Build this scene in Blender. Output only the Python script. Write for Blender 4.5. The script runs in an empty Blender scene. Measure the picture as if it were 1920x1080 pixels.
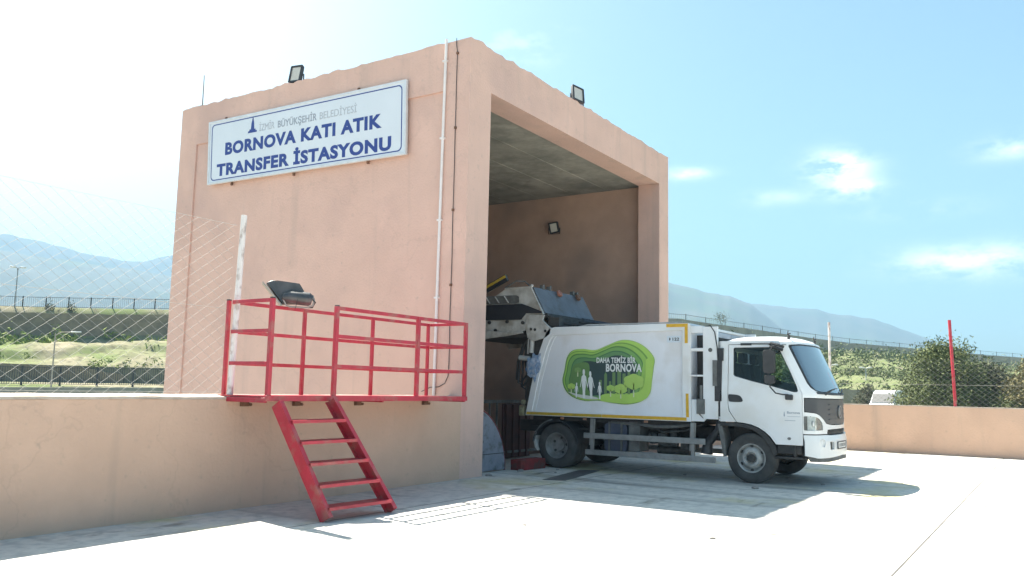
import bpy, bmesh, math, random
from math import radians as R, sin, cos, pi
from mathutils import Vector, Matrix, noise
from mathutils.geometry import tessellate_polygon
random.seed(7)
scene = bpy.context.scene
COL = scene.collection
# ------------------------------------------------------------------ camera
CX, CY, CH = -10.9508, -8.0276, 1.45
FPX = 1580.78
yaw, pit, rol = 0.5758, 0.1178, 0.0210
F = Vector((cos(yaw)*cos(pit), sin(yaw)*cos(pit), sin(pit)))
Rt = Vector((sin(yaw), -cos(yaw), 0)); Up = Rt.cross(F)
R2 = cos(rol)*Rt + sin(rol)*Up; U2 = -sin(rol)*Rt + cos(rol)*Up
cam = bpy.data.cameras.new('camera'); camo = bpy.data.objects.new('camera', cam); COL.objects.link(camo)
cam.sensor_width = 36; cam.lens = FPX/1920*36; cam.clip_start = .1; cam.clip_end = 12000
m = Matrix((R2, U2, -F)).transposed().to_4x4(); m.translation = (CX, CY, CH); camo.matrix_world = m
scene.camera = camo
# ------------------------------------------------------------------ sky, sun, exposure
SUNV = Vector((0.142, 0.689, 1.0)).normalized()      # direction towards the sun
el = math.asin(SUNV.z); az = math.atan2(SUNV.x, SUNV.y)
world = bpy.data.worlds.new('World'); scene.world = world; world.use_nodes = True
nt = world.node_tree; N = nt.nodes; L = nt.links
bg = N['Background']
sky = N.new('ShaderNodeTexSky'); sky.sky_type = 'NISHITA'; sky.sun_disc = False
sky.sun_elevation = el; sky.sun_rotation = az; sky.air_density = 1.0; sky.dust_density = 2.0; sky.ozone_density = 1.0
tc = N.new('ShaderNodeTexCoord')
def wn(t, **k):
    n = N.new(t)
    for a, b in k.items(): setattr(n, a, b)
    return n
# clouds: soft white puffs at fixed directions of the sky, broken up by noise
nz = wn('ShaderNodeTexNoise'); nz.inputs['Scale'].default_value = 13; nz.inputs['Detail'].default_value = 10; nz.inputs['Roughness'].default_value = .68
mp = wn('ShaderNodeMapping'); mp.inputs['Scale'].default_value = (1, 1, 2.6)
L.new(tc.outputs['Generated'], mp.inputs['Vector']); L.new(mp.outputs[0], nz.inputs['Vector'])
def math_n(op, a, b=None, c=None, clamp=False):
    n = wn('ShaderNodeMath', operation=op); n.use_clamp = clamp
    for i, v in enumerate((a, b, c)):
        if v is None: continue
        if isinstance(v, (int, float)): n.inputs[i].default_value = v
        else: L.new(v, n.inputs[i])
    return n.outputs[0]
total = None
for azd, eld, rx, ry, st in [(11.6, 14.3, 1.7, .9, 1.3), (10.6, 12.9, 1.5, .6, 1.0), (4.2, 8.1, 3.8, .85, 1.4), (21.1, 14.4, 1.4, .4, .7), (1.6, 14.6, 2.0, .6, .6),
                             (15.5, 12.6, 1.9, .45, .35), (7.0, 11.4, 3.0, .5, .3), (33.0, 22.8, 4, 1.5, .2)]:
    a, e = R(azd), R(eld)
    d0 = Vector((cos(a)*cos(e), sin(a)*cos(e), sin(e)))
    side = Vector((-sin(a), cos(a), 0)); upv = d0.cross(side) * -1
    def dot(v):
        n = wn('ShaderNodeVectorMath', operation='DOT_PRODUCT'); L.new(tc.outputs['Generated'], n.inputs[0]); n.inputs[1].default_value = v; return n.outputs['Value']
    dx = math_n('MULTIPLY', dot(side), 1/math.tan(R(rx))); dy = math_n('MULTIPLY', dot(upv), 1/math.tan(R(ry)))
    r2 = math_n('ADD', math_n('MULTIPLY', dx, dx), math_n('MULTIPLY', dy, dy))
    g = math_n('MULTIPLY', math_n('EXPONENT', math_n('MULTIPLY', r2, -1.0)), st)
    g = math_n('MULTIPLY', g, math_n('GREATER_THAN', dot(d0), 0.0))
    total = g if total is None else math_n('ADD', total, g)
dens = math_n('MULTIPLY', total, math_n('MULTIPLY_ADD', nz.outputs[0], 5.0, -2.0, clamp=True), clamp=True)
_v = math_n('MAXIMUM', dot(Vector((cos(R(66))*cos(R(16)), sin(R(66))*cos(R(16)), sin(R(16))))), 0.0)   # thin bright veil towards the sun
dens = math_n('MAXIMUM', dens, math_n('MULTIPLY', math_n('POWER', _v, 14.0), .55))
tint = wn('ShaderNodeMix', data_type='RGBA', blend_type='MULTIPLY'); tint.inputs[0].default_value = 1; tint.inputs[7].default_value = (.95, 1.13, 1.0, 1); L.new(sky.outputs[0], tint.inputs[6])   # camera white balance leans to cyan
mix = wn('ShaderNodeMix', data_type='RGBA')
L.new(dens, mix.inputs[0]); L.new(tint.outputs[2], mix.inputs[6]); mix.inputs[7].default_value = (13.0, 12.8, 12.4, 1)
L.new(mix.outputs[2], bg.inputs[0]); bg.inputs[1].default_value = 0.05
sl = bpy.data.lights.new('sun', 'SUN'); sl.energy = 5.0; sl.angle = R(.53); sl.color = (1, .94, .83)
so = bpy.data.objects.new('sun', sl); COL.objects.link(so); so.rotation_euler = (-SUNV).to_track_quat('-Z', 'Y').to_euler(); so.location = (0, 20, 40)
scene.view_settings.view_transform = 'Standard'; scene.view_settings.look = 'None'; scene.view_settings.gamma = 1
scene.view_settings.exposure = 2.03
scene.cycles.max_bounces = 8; scene.cycles.diffuse_bounces = 5; scene.cycles.transparent_max_bounces = 16; scene.cycles.volume_bounces = 1
scene.cycles.sample_clamp_indirect = 8
# ------------------------------------------------------------------ materials
MATS = {}
def mat(name, c, c2=None, scale=3.0, rough=.6, metal=0.0, bump=0.0, bscale=40.0, streak=False, detail=6.0, lo=.35, hi=.65, c3=None, s3=.4, coat=0.0, spec=.5, stretch=None, weather=None):
    if name in MATS: return MATS[name]
    mt = bpy.data.materials.new(name); mt.use_nodes = True; t = mt.node_tree; n = t.nodes; l = t.links
    p = n['Principled BSDF']; p.inputs['Roughness'].default_value = rough; p.inputs['Metallic'].default_value = metal
    p.inputs['Specular IOR Level'].default_value = spec
    if coat: p.inputs['Coat Weight'].default_value = coat; p.inputs['Coat Roughness'].default_value = .08
    if c2 is None: c2 = tuple(x*.86 for x in c)
    co = n.new('ShaderNodeTexCoord'); mpg = n.new('ShaderNodeMapping'); l.new(co.outputs['Object'], mpg.inputs[0])
    if streak: mpg.inputs['Scale'].default_value = (1, 1, .18)
    if stretch: mpg.inputs['Scale'].default_value = stretch
    def noise_fac(sc, lo, hi, det=detail, vec=mpg.outputs[0]):
        z = n.new('ShaderNodeTexNoise'); z.inputs['Scale'].default_value = sc; z.inputs['Detail'].default_value = det; z.inputs['Roughness'].default_value = .6
        l.new(vec, z.inputs['Vector'])
        m_ = n.new('ShaderNodeMapRange'); m_.inputs[1].default_value = lo; m_.inputs[2].default_value = hi; l.new(z.outputs[0], m_.inputs[0]); return m_.outputs[0], z.outputs[0]
    f, zo = noise_fac(scale, lo, hi)
    mx = n.new('ShaderNodeMix'); mx.data_type = 'RGBA'; l.new(f, mx.inputs[0]); mx.inputs[6].default_value = (*c, 1); mx.inputs[7].default_value = (*c2, 1)
    out = mx.outputs[2]
    if c3 is not None:
        f3, _ = noise_fac(s3, .52, .68, 3.0, co.outputs['Object'])
        m3 = n.new('ShaderNodeMix'); m3.data_type = 'RGBA'; l.new(f3, m3.inputs[0]); l.new(out, m3.inputs[6]); m3.inputs[7].default_value = (*c3, 1); out = m3.outputs[2]
    if weather:
        def lay(fac_, k, col, o_):
            a_ = n.new('ShaderNodeMath'); a_.operation = 'MULTIPLY'; a_.inputs[1].default_value = k; l.new(fac_, a_.inputs[0])
            q_ = n.new('ShaderNodeMix'); q_.data_type = 'RGBA'; l.new(a_.outputs[0], q_.inputs[0]); l.new(o_, q_.inputs[6]); q_.inputs[7].default_value = (*col, 1); return q_.outputs[2]
        ms_ = n.new('ShaderNodeMapping'); ms_.inputs['Scale'].default_value = (1, 1, .07); l.new(co.outputs['Object'], ms_.inputs[0])
        out = lay(noise_fac(2.6, .56, .74, 5, ms_.outputs[0])[0], .55, weather, out)               # run-off streaks
        out = lay(noise_fac(.9, .54, .70, 9, co.outputs['Object'])[0], .45, tuple(v_*1.12 for v_ in c), out)   # repainted patches
        out = lay(noise_fac(9, .62, .74, 3, co.outputs['Object'])[0], .5, weather, out)              # small marks
        vo = n.new('ShaderNodeTexVoronoi'); vo.feature = 'DISTANCE_TO_EDGE'; vo.inputs['Scale'].default_value = .28
        wv = n.new('ShaderNodeTexNoise'); wv.inputs['Scale'].default_value = 2.2; wv.inputs['Detail'].default_value = 6; l.new(co.outputs['Object'], wv.inputs['Vector'])
        av = n.new('ShaderNodeVectorMath'); av.operation = 'MULTIPLY_ADD'; l.new(wv.outputs['Color'], av.inputs[0]); av.inputs[1].default_value = (.9, .9, .9); l.new(co.outputs['Object'], av.inputs[2]); l.new(av.outputs[0], vo.inputs['Vector'])
        cr = n.new('ShaderNodeMath'); cr.operation = 'LESS_THAN'; cr.inputs[1].default_value = .0035; l.new(vo.outputs['Distance'], cr.inputs[0])
        out = lay(cr.outputs[0], .10, tuple(v_*.6 for v_ in weather), out)                            # hairline cracks
    l.new(out, p.inputs['Base Color'])
    if bump:
        zb = n.new('ShaderNodeTexNoise'); zb.inputs['Scale'].default_value = bscale; zb.inputs['Detail'].default_value = 4; l.new(co.outputs['Object'], zb.inputs['Vector'])
        b = n.new('ShaderNodeBump'); b.inputs['Strength'].default_value = bump; b.inputs['Distance'].default_value = .02; l.new(zb.outputs[0], b.inputs['Height']); l.new(b.outputs[0], p.inputs['Normal'])
    MATS[name] = mt
    return mt
def glass(name, tint=(.8, .88, .88), fac=.1):
    mt = bpy.data.materials.new(name); mt.use_nodes = True; t = mt.node_tree; n = t.nodes; l = t.links
    n.remove(n['Principled BSDF']); o = n['Material Output']
    tr = n.new('ShaderNodeBsdfTransparent'); tr.inputs[0].default_value = (*tint, 1)
    gl = n.new('ShaderNodeBsdfGlossy'); gl.inputs['Roughness'].default_value = .03
    fr = n.new('ShaderNodeFresnel'); fr.inputs[0].default_value = 1.5
    ad = n.new('ShaderNodeMath'); ad.operation = 'MULTIPLY_ADD'; ad.inputs[1].default_value = 1.0; ad.inputs[2].default_value = fac; l.new(fr.outputs[0], ad.inputs[0])
    mx = n.new('ShaderNodeMixShader'); l.new(ad.outputs[0], mx.inputs[0]); l.new(tr.outputs[0], mx.inputs[1]); l.new(gl.outputs[0], mx.inputs[2]); l.new(mx.outputs[0], o.inputs[0])
    MATS[name] = mt; return mt
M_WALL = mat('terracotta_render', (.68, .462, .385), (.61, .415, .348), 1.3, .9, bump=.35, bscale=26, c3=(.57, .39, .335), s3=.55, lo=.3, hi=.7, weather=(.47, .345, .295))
M_PAR = mat('parapet_render', (.63, .425, .315), (.55, .37, .275), 1.0, .9, bump=.35, bscale=22, c3=(.54, .37, .28), s3=.35, lo=.3, hi=.7, weather=(.42, .31, .24))
M_CAP = mat('parapet_top', (.55, .47, .40), (.42, .35, .29), 6, .95, bump=.4, bscale=30)
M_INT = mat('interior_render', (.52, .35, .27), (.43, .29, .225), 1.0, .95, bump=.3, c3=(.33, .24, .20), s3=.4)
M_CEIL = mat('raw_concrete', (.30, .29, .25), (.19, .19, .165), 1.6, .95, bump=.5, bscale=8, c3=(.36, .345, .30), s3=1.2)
M_WHITE = mat('truck_white', (.80, .81, .82), (.75, .76, .76), 2, .32, coat=.3, c3=(.70, .69, .66), s3=1.3)
M_DIRTYW = mat('dirty_white', (.60, .59, .56), (.42, .40, .37), 5, .55, c3=(.34, .31, .27), s3=2.5)
M_BODYW = mat('body_white', (.80, .81, .84), (.73, .74, .77), 1.5, .45, streak=True, c3=(.70, .69, .69), s3=1.5)
M_BLACK = mat('black_plastic', (.022, .023, .026), (.04, .04, .042), 8, .5)
M_CHAS = mat('chassis_dark', (.028, .027, .028), (.06, .055, .05), 6, .75, bump=.3)
M_GRILLE = mat('grille_grey', (.045, .048, .054), (.055, .058, .064), 4, .45)
M_RUB = mat('tyre_rubber', (.045, .044, .043), (.085, .08, .075), 5, .85, bump=.2, bscale=60)
M_RIM = mat('rim_steel', (.46, .46, .45), (.28, .27, .25), 9, .5, .25)
M_RIMR = mat('rim_dusty', (.30, .29, .28), (.19, .18, .17), 7, .8, .2)
M_ALU = mat('guard_aluminium', (.33, .33, .32), (.24, .235, .225), 6, .55, .3)
M_GREYP = mat('grey_part', (.16, .16, .155), (.09, .09, .085), 6, .7)
M_BLUETANK = mat('blue_grey_tank', (.07, .085, .13), (.05, .06, .09), 6, .5)
M_YEL = mat('yellow_tape', (.72, .42, .03), (.60, .34, .02), 12, .5)
M_YDIRTY = mat('dusty_yellow_tape', (.58, .38, .03), (.42, .29, .04), 10, .7)
M_RED = mat('red_paint', (.47, .03, .055), (.37, .025, .04), 7, .45, c3=(.36, .10, .09), s3=5)
M_REDD = mat('worn_red_paint', (.26, .02, .025), (.12, .025, .022), 6, .7, c3=(.1, .05, .04), s3=5)
M_MAROON = mat('maroon_steel', (.10, .03, .025), (.06, .025, .02), 5, .8)
M_HOP = mat('hopper_blue_grey', (.13, .155, .19), (.10, .115, .14), 4, .6, c3=(.08, .085, .09), s3=3)
M_PANEL = mat('blue_grey_plate', (.24, .26, .32), (.19, .205, .25), 5, .7, c3=(.12, .12, .13), s3=6)
M_SIGNW = mat('sign_white', (.66, .72, .78), (.62, .68, .74), 1.2, .35)
M_SIGNF = mat('sign_frame', (.70, .72, .74), (.6, .62, .63), 5, .4, .2)
M_BLUE = mat('sign_blue', (.022, .048, .235), (.024, .055, .25), 9, .5)
M_GREYT = mat('sign_grey', (.30, .34, .40), (.30, .34, .40), 9, .5)
M_GREYL = mat('sign_light_grey', (.42, .46, .51), (.42, .46, .51), 9, .5)
M_PVC = mat('white_pvc', (.78, .76, .76), (.70, .67, .66), 4, .4)
M_PWHITE = mat('chipped_white_paint', (.72, .68, .66), (.45, .38, .35), 9, .6, lo=.5, hi=.62, stretch=(1, 1, .6))
M_WIRE = mat('galvanised_wire', (.42, .41, .38), (.34, .33, .31), 9, .75, 0)
M_LENS = mat('lamp_lens', (.62, .60, .53), (.55, .53, .47), 20, .25)
M_LGREY = mat('lens_reflector', (.35, .35, .33), (.28, .28, .27), 15, .3, .3)
M_DGL = mat('headlamp_reflector', (.82, .83, .83), (.6, .61, .62), 14, .4, .1)
M_AMB = mat('amber_lens', (.42, .20, .11), (.3, .16, .1), 5, .4)
M_RUST = mat('rusty_steel', (.20, .10, .06), (.12, .06, .035), 9, .8)
M_BLUEBAG = mat('blue_plastic', (.10, .22, .40), (.42, .46, .54), 14, .35)
M_STONE = mat('pebble_stone', (.30, .28, .26), (.2, .19, .18), 20, .9)
G_WS = glass('windshield_glass', (.80, .88, .88), .42)
G_SIDE = glass('side_glass', (.74, .80, .78), -.02)
G_HL = glass('headlamp_glass', (.93, .95, .95), -.25)

# yard concrete: pale slabs, saw-cut joints, stains, dust
def yard_mat():
    mt = bpy.data.materials.new('yard_concrete'); mt.use_nodes = True; t = mt.node_tree; n = t.nodes; l = t.links
    p = n['Principled BSDF']; p.inputs['Roughness'].default_value = .9
    co = n.new('ShaderNodeTexCoord')
    def nf(sc, lo, hi, det=6, vec=None, r=.6):
        z = n.new('ShaderNodeTexNoise'); z.inputs['Scale'].default_value = sc; z.inputs['Detail'].default_value = det; z.inputs['Roughness'].default_value = r
        l.new(vec or co.outputs['Object'], z.inputs['Vector'])
        q = n.new('ShaderNodeMapRange'); q.inputs[1].default_value = lo; q.inputs[2].default_value = hi; l.new(z.outputs[0], q.inputs[0]); return q.outputs[0]
    def mixc(fac, a, b):
        q = n.new('ShaderNodeMix'); q.data_type = 'RGBA'; l.new(fac, q.inputs[0])
        for i, v in ((6, a), (7, b)):
            if isinstance(v, tuple): q.inputs[i].default_value = (*v, 1)
            else: l.new(v, q.inputs[i])
        return q.outputs[2]
    def mm(op, a, b):
        q = n.new('ShaderNodeMath'); q.operation = op
        for i, v in ((0, a), (1, b)):
            if isinstance(v, (int, float)): q.inputs[i].default_value = v
            else: l.new(v, q.inputs[i])
        return q.outputs[0]
    c = mixc(nf(.8, .35, .65), (.61, .58, .53), (.54, .52, .485))
    c = mixc(nf(7, .45, .7, 8), c, (.40, .395, .38))
    c = mixc(mm('MULTIPLY', nf(.45, .53, .66, 8), .75), c, (.47, .42, .20))         # yellowish dust
    mp_ = n.new('ShaderNodeMapping'); mp_.inputs['Scale'].default_value = (1, .12, 1); l.new(co.outputs['Object'], mp_.inputs[0])
    c = mixc(mm('MULTIPLY', nf(1.1, .55, .72, 6, mp_.outputs[0]), .75), c, (.13, .13, .13))   # tyre tracks running in and out of the bay
    c = mixc(mm('MULTIPLY', nf(1.9, .64, .72, 7), .6), c, (.12, .11, .10))          # oil
    mq = n.new('ShaderNodeMapping'); mq.inputs['Scale'].default_value = (.5, 1.6, 1); mq.inputs['Rotation'].default_value = (0, 0, .5); l.new(co.outputs['Object'], mq.inputs[0])
    c = mixc(mm('MULTIPLY', nf(1.3, .60, .71, 9, mq.outputs[0]), .85), c, (.11, .10, .08))   # scuffs
    sp = n.new('ShaderNodeSeparateXYZ'); l.new(co.outputs['Object'], sp.inputs[0])
    js = None
    for ax, off, per in ((0, -1.9, 5.0), (1, 6.81, 5.4)):
        v = mm('ADD', sp.outputs[ax], off + 100*per)
        fr = mm('ABSOLUTE', mm('SUBTRACT', mm('MODULO', mm('ADD', v, per/2), per), per/2), 0)
        j = mm('LESS_THAN', fr, .010)
        js = j if js is None else mm('MAXIMUM', js, j)
    c = mixc(js, c, (.09, .085, .08))
    l.new(c, p.inputs['Base Color'])
    zb = n.new('ShaderNodeTexNoise'); zb.inputs['Scale'].default_value = 30; zb.inputs['Detail'].default_value = 6; l.new(co.outputs['Object'], zb.inputs['Vector'])
    b = n.new('ShaderNodeBump'); b.inputs['Strength'].default_value = .3; b.inputs['Distance'].default_value = .01; l.new(zb.outputs[0], b.inputs['Height']); l.new(b.outputs[0], p.inputs['Normal'])
    return mt
M_YARD = yard_mat()
# ------------------------------------------------------------------ mesh helpers
BASE = {}
def tag(o, label=None, cat=None, group=None, kind=None):
    if label: o['label'] = label
    if cat: o['category'] = cat
    if group: o['group'] = group
    if kind: o['kind'] = kind
    return o
def thing(name, loc, label, cat, group=None):
    o = bpy.data.objects.new(name, None); COL.objects.link(o); o.location = loc; o.empty_display_size = .2
    BASE[o.name] = Vector(loc); return tag(o, label, cat, group)
def obj(name, bm, ms, parent=None, smooth=30, bevel=0, local=False):
    """bm in world coordinates -> ONE mesh object"""
    bmesh.ops.recalc_face_normals(bm, faces=bm.faces)
    if parent is not None: base = BASE[parent.name]
    elif local: base = Vector((0, 0, 0))
    else:
        xs = [v.co for v in bm.verts]
        lo = Vector([min(c[i] for c in xs) for i in range(3)]); hi = Vector([max(c[i] for c in xs) for i in range(3)])
        base = Vector(((lo.x+hi.x)/2, (lo.y+hi.y)/2, lo.z))
    bm.transform(Matrix.Translation(-base))
    me = bpy.data.meshes.new(name); bm.to_mesh(me); bm.free()
    for mm_ in (ms if isinstance(ms, (list, tuple)) else [ms]): me.materials.append(mm_)
    if smooth:
        for p in me.polygons: p.use_smooth = True
        me.set_sharp_from_angle(angle=R(smooth))
    o = bpy.data.objects.new(name, me); COL.objects.link(o)
    if parent is not None: o.parent = parent; BASE[o.name] = base
    else: o.location = base; BASE[o.name] = base
    if bevel:
        md = o.modifiers.new('bevel', 'BEVEL'); md.width = bevel; md.segments = 2; md.limit_method = 'ANGLE'; md.angle_limit = R(40)
    return o
def nb(): return bmesh.new()
def box(bm, x0, x1, y0, y1, z0, z1, mi=0):
    vs = [bm.verts.new((x, y, z)) for x in (x0, x1) for y in (y0, y1) for z in (z0, z1)]
    for f in ((0, 1, 3, 2), (4, 6, 7, 5), (0, 4, 5, 1), (2, 3, 7, 6), (0, 2, 6, 4), (1, 5, 7, 3)):
        bm.faces.new([vs[i] for i in f]).material_index = mi
    return bm
def bar(bm, p, q, w, h, up=(0, 0, 1), mi=0):
    """rectangular bar from p to q, w across, h along 'up'"""
    p, q = Vector(p), Vector(q); d = (q-p).normalized(); u = Vector(up)
    s = d.cross(u)
    if s.length < 1e-4: u = Vector((1, 0, 0)); s = d.cross(u)
    s.normalize(); u = s.cross(d)
    vs = []
    for e in (p, q):
        for a, b in ((-1, -1), (1, -1), (1, 1), (-1, 1)): vs.append(bm.verts.new(e + s*a*w/2 + u*b*h/2))
    for f in ((0, 1, 2, 3), (7, 6, 5, 4), (0, 4, 5, 1), (1, 5, 6, 2), (2, 6, 7, 3), (3, 7, 4, 0)):
        bm.faces.new([vs[i] for i in f]).material_index = mi
    return bm
def tube(bm, pts, r, seg=8, mi=0, cap=True):
    pts = [Vector(p) for p in pts]; n = len(pts); rs = r if isinstance(r, (list, tuple)) else [r]*n
    rings = []; prev = None
    for i, p in enumerate(pts):
        d = (pts[min(i+1, n-1)] - pts[max(i-1, 0)]).normalized()
        a = prev if prev is not None else (Vector((0, 0, 1)) if abs(d.z) < .9 else Vector((1, 0, 0)))
        s = d.cross(a).normalized(); t = s.cross(d).normalized(); prev = t
        rings.append([bm.verts.new(p + (s*cos(2*pi*k/seg) + t*sin(2*pi*k/seg))*rs[i]) for k in range(seg)])
    for i in range(n-1):
        for k in range(seg):
            bm.faces.new((rings[i][k], rings[i][(k+1) % seg], rings[i+1][(k+1) % seg], rings[i+1][k])).material_index = mi
    if cap:
        bm.faces.new(rings[0][::-1]).material_index = mi; bm.faces.new(rings[-1]).material_index = mi
    return bm
def cyl(bm, p, q, r, seg=16, mi=0): return tube(bm, [p, q], r, seg, mi)
def lathe_x(bm, c, prof, seg=40, mi=0, sgn=1):
    """profile of (x offset, radius) round the x axis through c"""
    rings = []
    for dx, r in prof:
        if r < 1e-5: rings.append([bm.verts.new((c[0]+dx*sgn, c[1], c[2]))])
        else: rings.append([bm.verts.new((c[0]+dx*sgn, c[1]+r*cos(2*pi*k/seg), c[2]+r*sin(2*pi*k/seg))) for k in range(seg)])
    for a, b in zip(rings, rings[1:]):
        for k in range(seg):
            k2 = (k+1) % seg
            if len(a) == 1 and len(b) == 1: continue
            if len(a) == 1: f = (a[0], b[k], b[k2])
            elif len(b) == 1: f = (a[k], a[k2], b[0])
            else: f = (a[k], a[k2], b[k2], b[k])
            bm.faces.new(f).material_index = mi
    return bm
def plate(bm, outer, holes, f, t0, t1, da=(), db=(), mi=0):
    """polygon with holes in (a, b), cut at da / db, given a thickness t0..t1 and mapped by f(a, b, t) -> xyz"""
    loops = [[Vector((a, b, 0)) for a, b in outer]] + [[Vector((a, b, 0)) for a, b in h] for h in holes]
    flat = [v for lp in loops for v in lp]
    b2 = bmesh.new(); vs = [b2.verts.new(v) for v in flat]
    for tri in tessellate_polygon(loops):
        try: b2.faces.new([vs[i] for i in tri])
        except ValueError: pass
    for a in da: bmesh.ops.bisect_plane(b2, geom=b2.verts[:]+b2.edges[:]+b2.faces[:], plane_co=(a, 0, 0), plane_no=(1, 0, 0))
    for b in db: bmesh.ops.bisect_plane(b2, geom=b2.verts[:]+b2.edges[:]+b2.faces[:], plane_co=(0, b, 0), plane_no=(0, 1, 0))
    b2.verts.index_update()
    A = [bm.verts.new(f(v.co.x, v.co.y, t0)) for v in b2.verts]; B_ = [bm.verts.new(f(v.co.x, v.co.y, t1)) for v in b2.verts]
    for fc in b2.faces:
        ix = [v.index for v in fc.verts]
        bm.faces.new([A[i] for i in ix]).material_index = mi; bm.faces.new([B_[i] for i in ix[::-1]]).material_index = mi
    for e in b2.edges:
        if len(e.link_faces) == 1:
            i, j = e.verts[0].index, e.verts[1].index
            bm.faces.new((A[i], A[j], B_[j], B_[i])).material_index = mi
    b2.free(); return bm
fX = lambda a, b, t: (t, a, b)         # a=y b=z
fY = lambda a, b, t: (a, t, b)         # a=x b=z
fZ = lambda a, b, t: (a, b, t)
def frange(a, b, s):
    n = max(1, int(round(abs(b-a)/s))); return [a+(b-a)*i/n for i in range(n+1)]
def rrect(x0, x1, y0, y1, r, n=5):
    pts = []
    for cx_, cy_, a0 in ((x1-r, y1-r, 0), (x0+r, y1-r, 90), (x0+r, y0+r, 180), (x1-r, y0+r, 270)):
        for k in range(n+1):
            a = R(a0+90*k/n); pts.append((cx_+r*cos(a), cy_+r*sin(a)))
    return pts
def circ(cx_, cy_, rx, ry=None, n=20): ry = ry or rx; return [(cx_+rx*cos(2*pi*k/n), cy_+ry*sin(2*pi*k/n)) for k in range(n)]
def smooth_loop(pts, n=6):
    out = []; m_ = len(pts)
    for i in range(m_):
        p0, p1, p2, p3 = (Vector(pts[(i+k-1) % m_]) for k in range(4))
        for k in range(n):
            t = k/n
            out.append(tuple(.5*((2*p1)+(-p0+p2)*t+(2*p0-5*p1+4*p2-p3)*t*t+(-p0+3*p1-3*p2+p3)*t**3)))
    return out
_H = {}
def text(name, s, org, right, up, width, cap, m_, parent, bold=0.0, depth=.003):
    """lettering laid on a surface: org = left end of the baseline"""
    def mk(st):
        cu = bpy.data.curves.new('t', 'FONT'); cu.body = st; cu.size = 1; cu.offset = bold; cu.extrude = .5; cu.resolution_u = 4; cu.space_character = 1.0+2.2*bold
        o = bpy.data.objects.new('t', cu); COL.objects.link(o); dg = bpy.context.evaluated_depsgraph_get(); dg.update()
        me = bpy.data.meshes.new_from_object(o.evaluated_get(dg)); bpy.data.objects.remove(o); bpy.data.curves.remove(cu); return me
    if bold not in _H:
        hm = mk('H'); _H[bold] = max(v.co.y for v in hm.vertices); bpy.data.meshes.remove(hm)
    me = mk(s); x0 = min(v.co.x for v in me.vertices); x1 = max(v.co.x for v in me.vertices)
    sx = width/(x1-x0); sy = cap/_H[bold]
    r, u = Vector(right).normalized(), Vector(up).normalized(); nn = r.cross(u)
    bm = bmesh.new(); bm.from_mesh(me); bpy.data.meshes.remove(me); org = Vector(org)
    for v in bm.verts: v.co = org + r*(v.co.x-x0)*sx + u*v.co.y*sy + nn*(v.co.z+.5)*depth
    return obj(name, bm, m_, parent, smooth=0)
# ------------------------------------------------------------------ SETTING: yard, ground, terrain, mountains
bm = nb()
def yz(x, y): return 0.0
plate(bm, [(-32, -32), (13.12, -32), (13.12, .25), (8.0, .25), (8.0, 1.9), (.3, 1.9), (.3, .25), (-32, .25)], [], fZ, -4.3, 0.0)
tag(obj('yard', bm, M_YARD, smooth=0, local=True), kind='structure')
M_DIRT = mat('dry_ground', (.22, .19, .13), (.15, .14, .09), .08, .95)
bm = nb(); v = [bm.verts.new((CX+3300*cos(2*pi*k/64), CY+3300*sin(2*pi*k/64), -4.5)) for k in range(64)]; bm.faces.new(v)
tag(obj('ground', bm, M_DIRT, smooth=0, local=True), kind='structure')

def interp(x, ks, vs):
    if x <= ks[0]: return vs[0]
    for a, b, c, d in zip(ks, ks[1:], vs, vs[1:]):
        if x <= b: return c+(d-c)*(x-a)/(b-a)
    return vs[-1]
WPATH = [(25, 112), (33.5, 107.5), (41.99, 101.89), (58.69, 92.15), (104.36, 38.14), (120.95, 35.77), (155.63, 25.88), (173.19, 17.34), (203.96, -1.7), (226, -16)]
WAZ = sorted([(math.degrees(math.atan2(y-CY, x-CX)), math.hypot(x-CX, y-CY)) for x, y in WPATH])
def dwall(a): return interp(a, [w[0] for w in WAZ], [w[1] for w in WAZ])
def ztop(a): return interp(a, [1.7, 7.9, 11.5, 16.7, 22.3, 54.8, 64], [10.2, 11.0, 11.2, 11.9, 11.9, 10.2, 9.45])
def zfoot(a): return interp(a, [1.7, 7.9, 11.5, 22.3, 54.8, 64], [8.0, 8.9, 9.2, 8.7, 7.2, 6.1])
def profile(a):
    k = interp(a, [22, 50], [0, 1]); dw = dwall(a)
    Ld = [8, 70, 94.5, 95, 98.5, 103.5, 103.8, dw-.4, dw+.5, dw+2, dw+6, 900]
    Lz = [-4.3, -3.9, -3.2, .45, .75, 1.1, 2.85, zfoot(a), ztop(a)-.3, ztop(a)+.9, ztop(a)+1.0, 34]
    Rd = [8, 30, 58, 71, 72, 73, 74, dw-.4, dw+.5, dw+2, dw+6, 900]
    Rz = [-4.3, -3.2, -.3, -.1, 0, .2, 1.2, zfoot(a), ztop(a)-.3, ztop(a)-.1, ztop(a), 30]
    return [(l_*k+r_*(1-k)) for l_, r_ in zip(Ld, Rd)], [(l_*k+r_*(1-k)) for l_, r_ in zip(Lz, Rz)]
SUBS = [4, 3, 1, 2, 2, 1, 34, 1, 2, 2, 14]
bm = nb(); rows = []
AZS = frange(-30, 100, .22)
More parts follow.
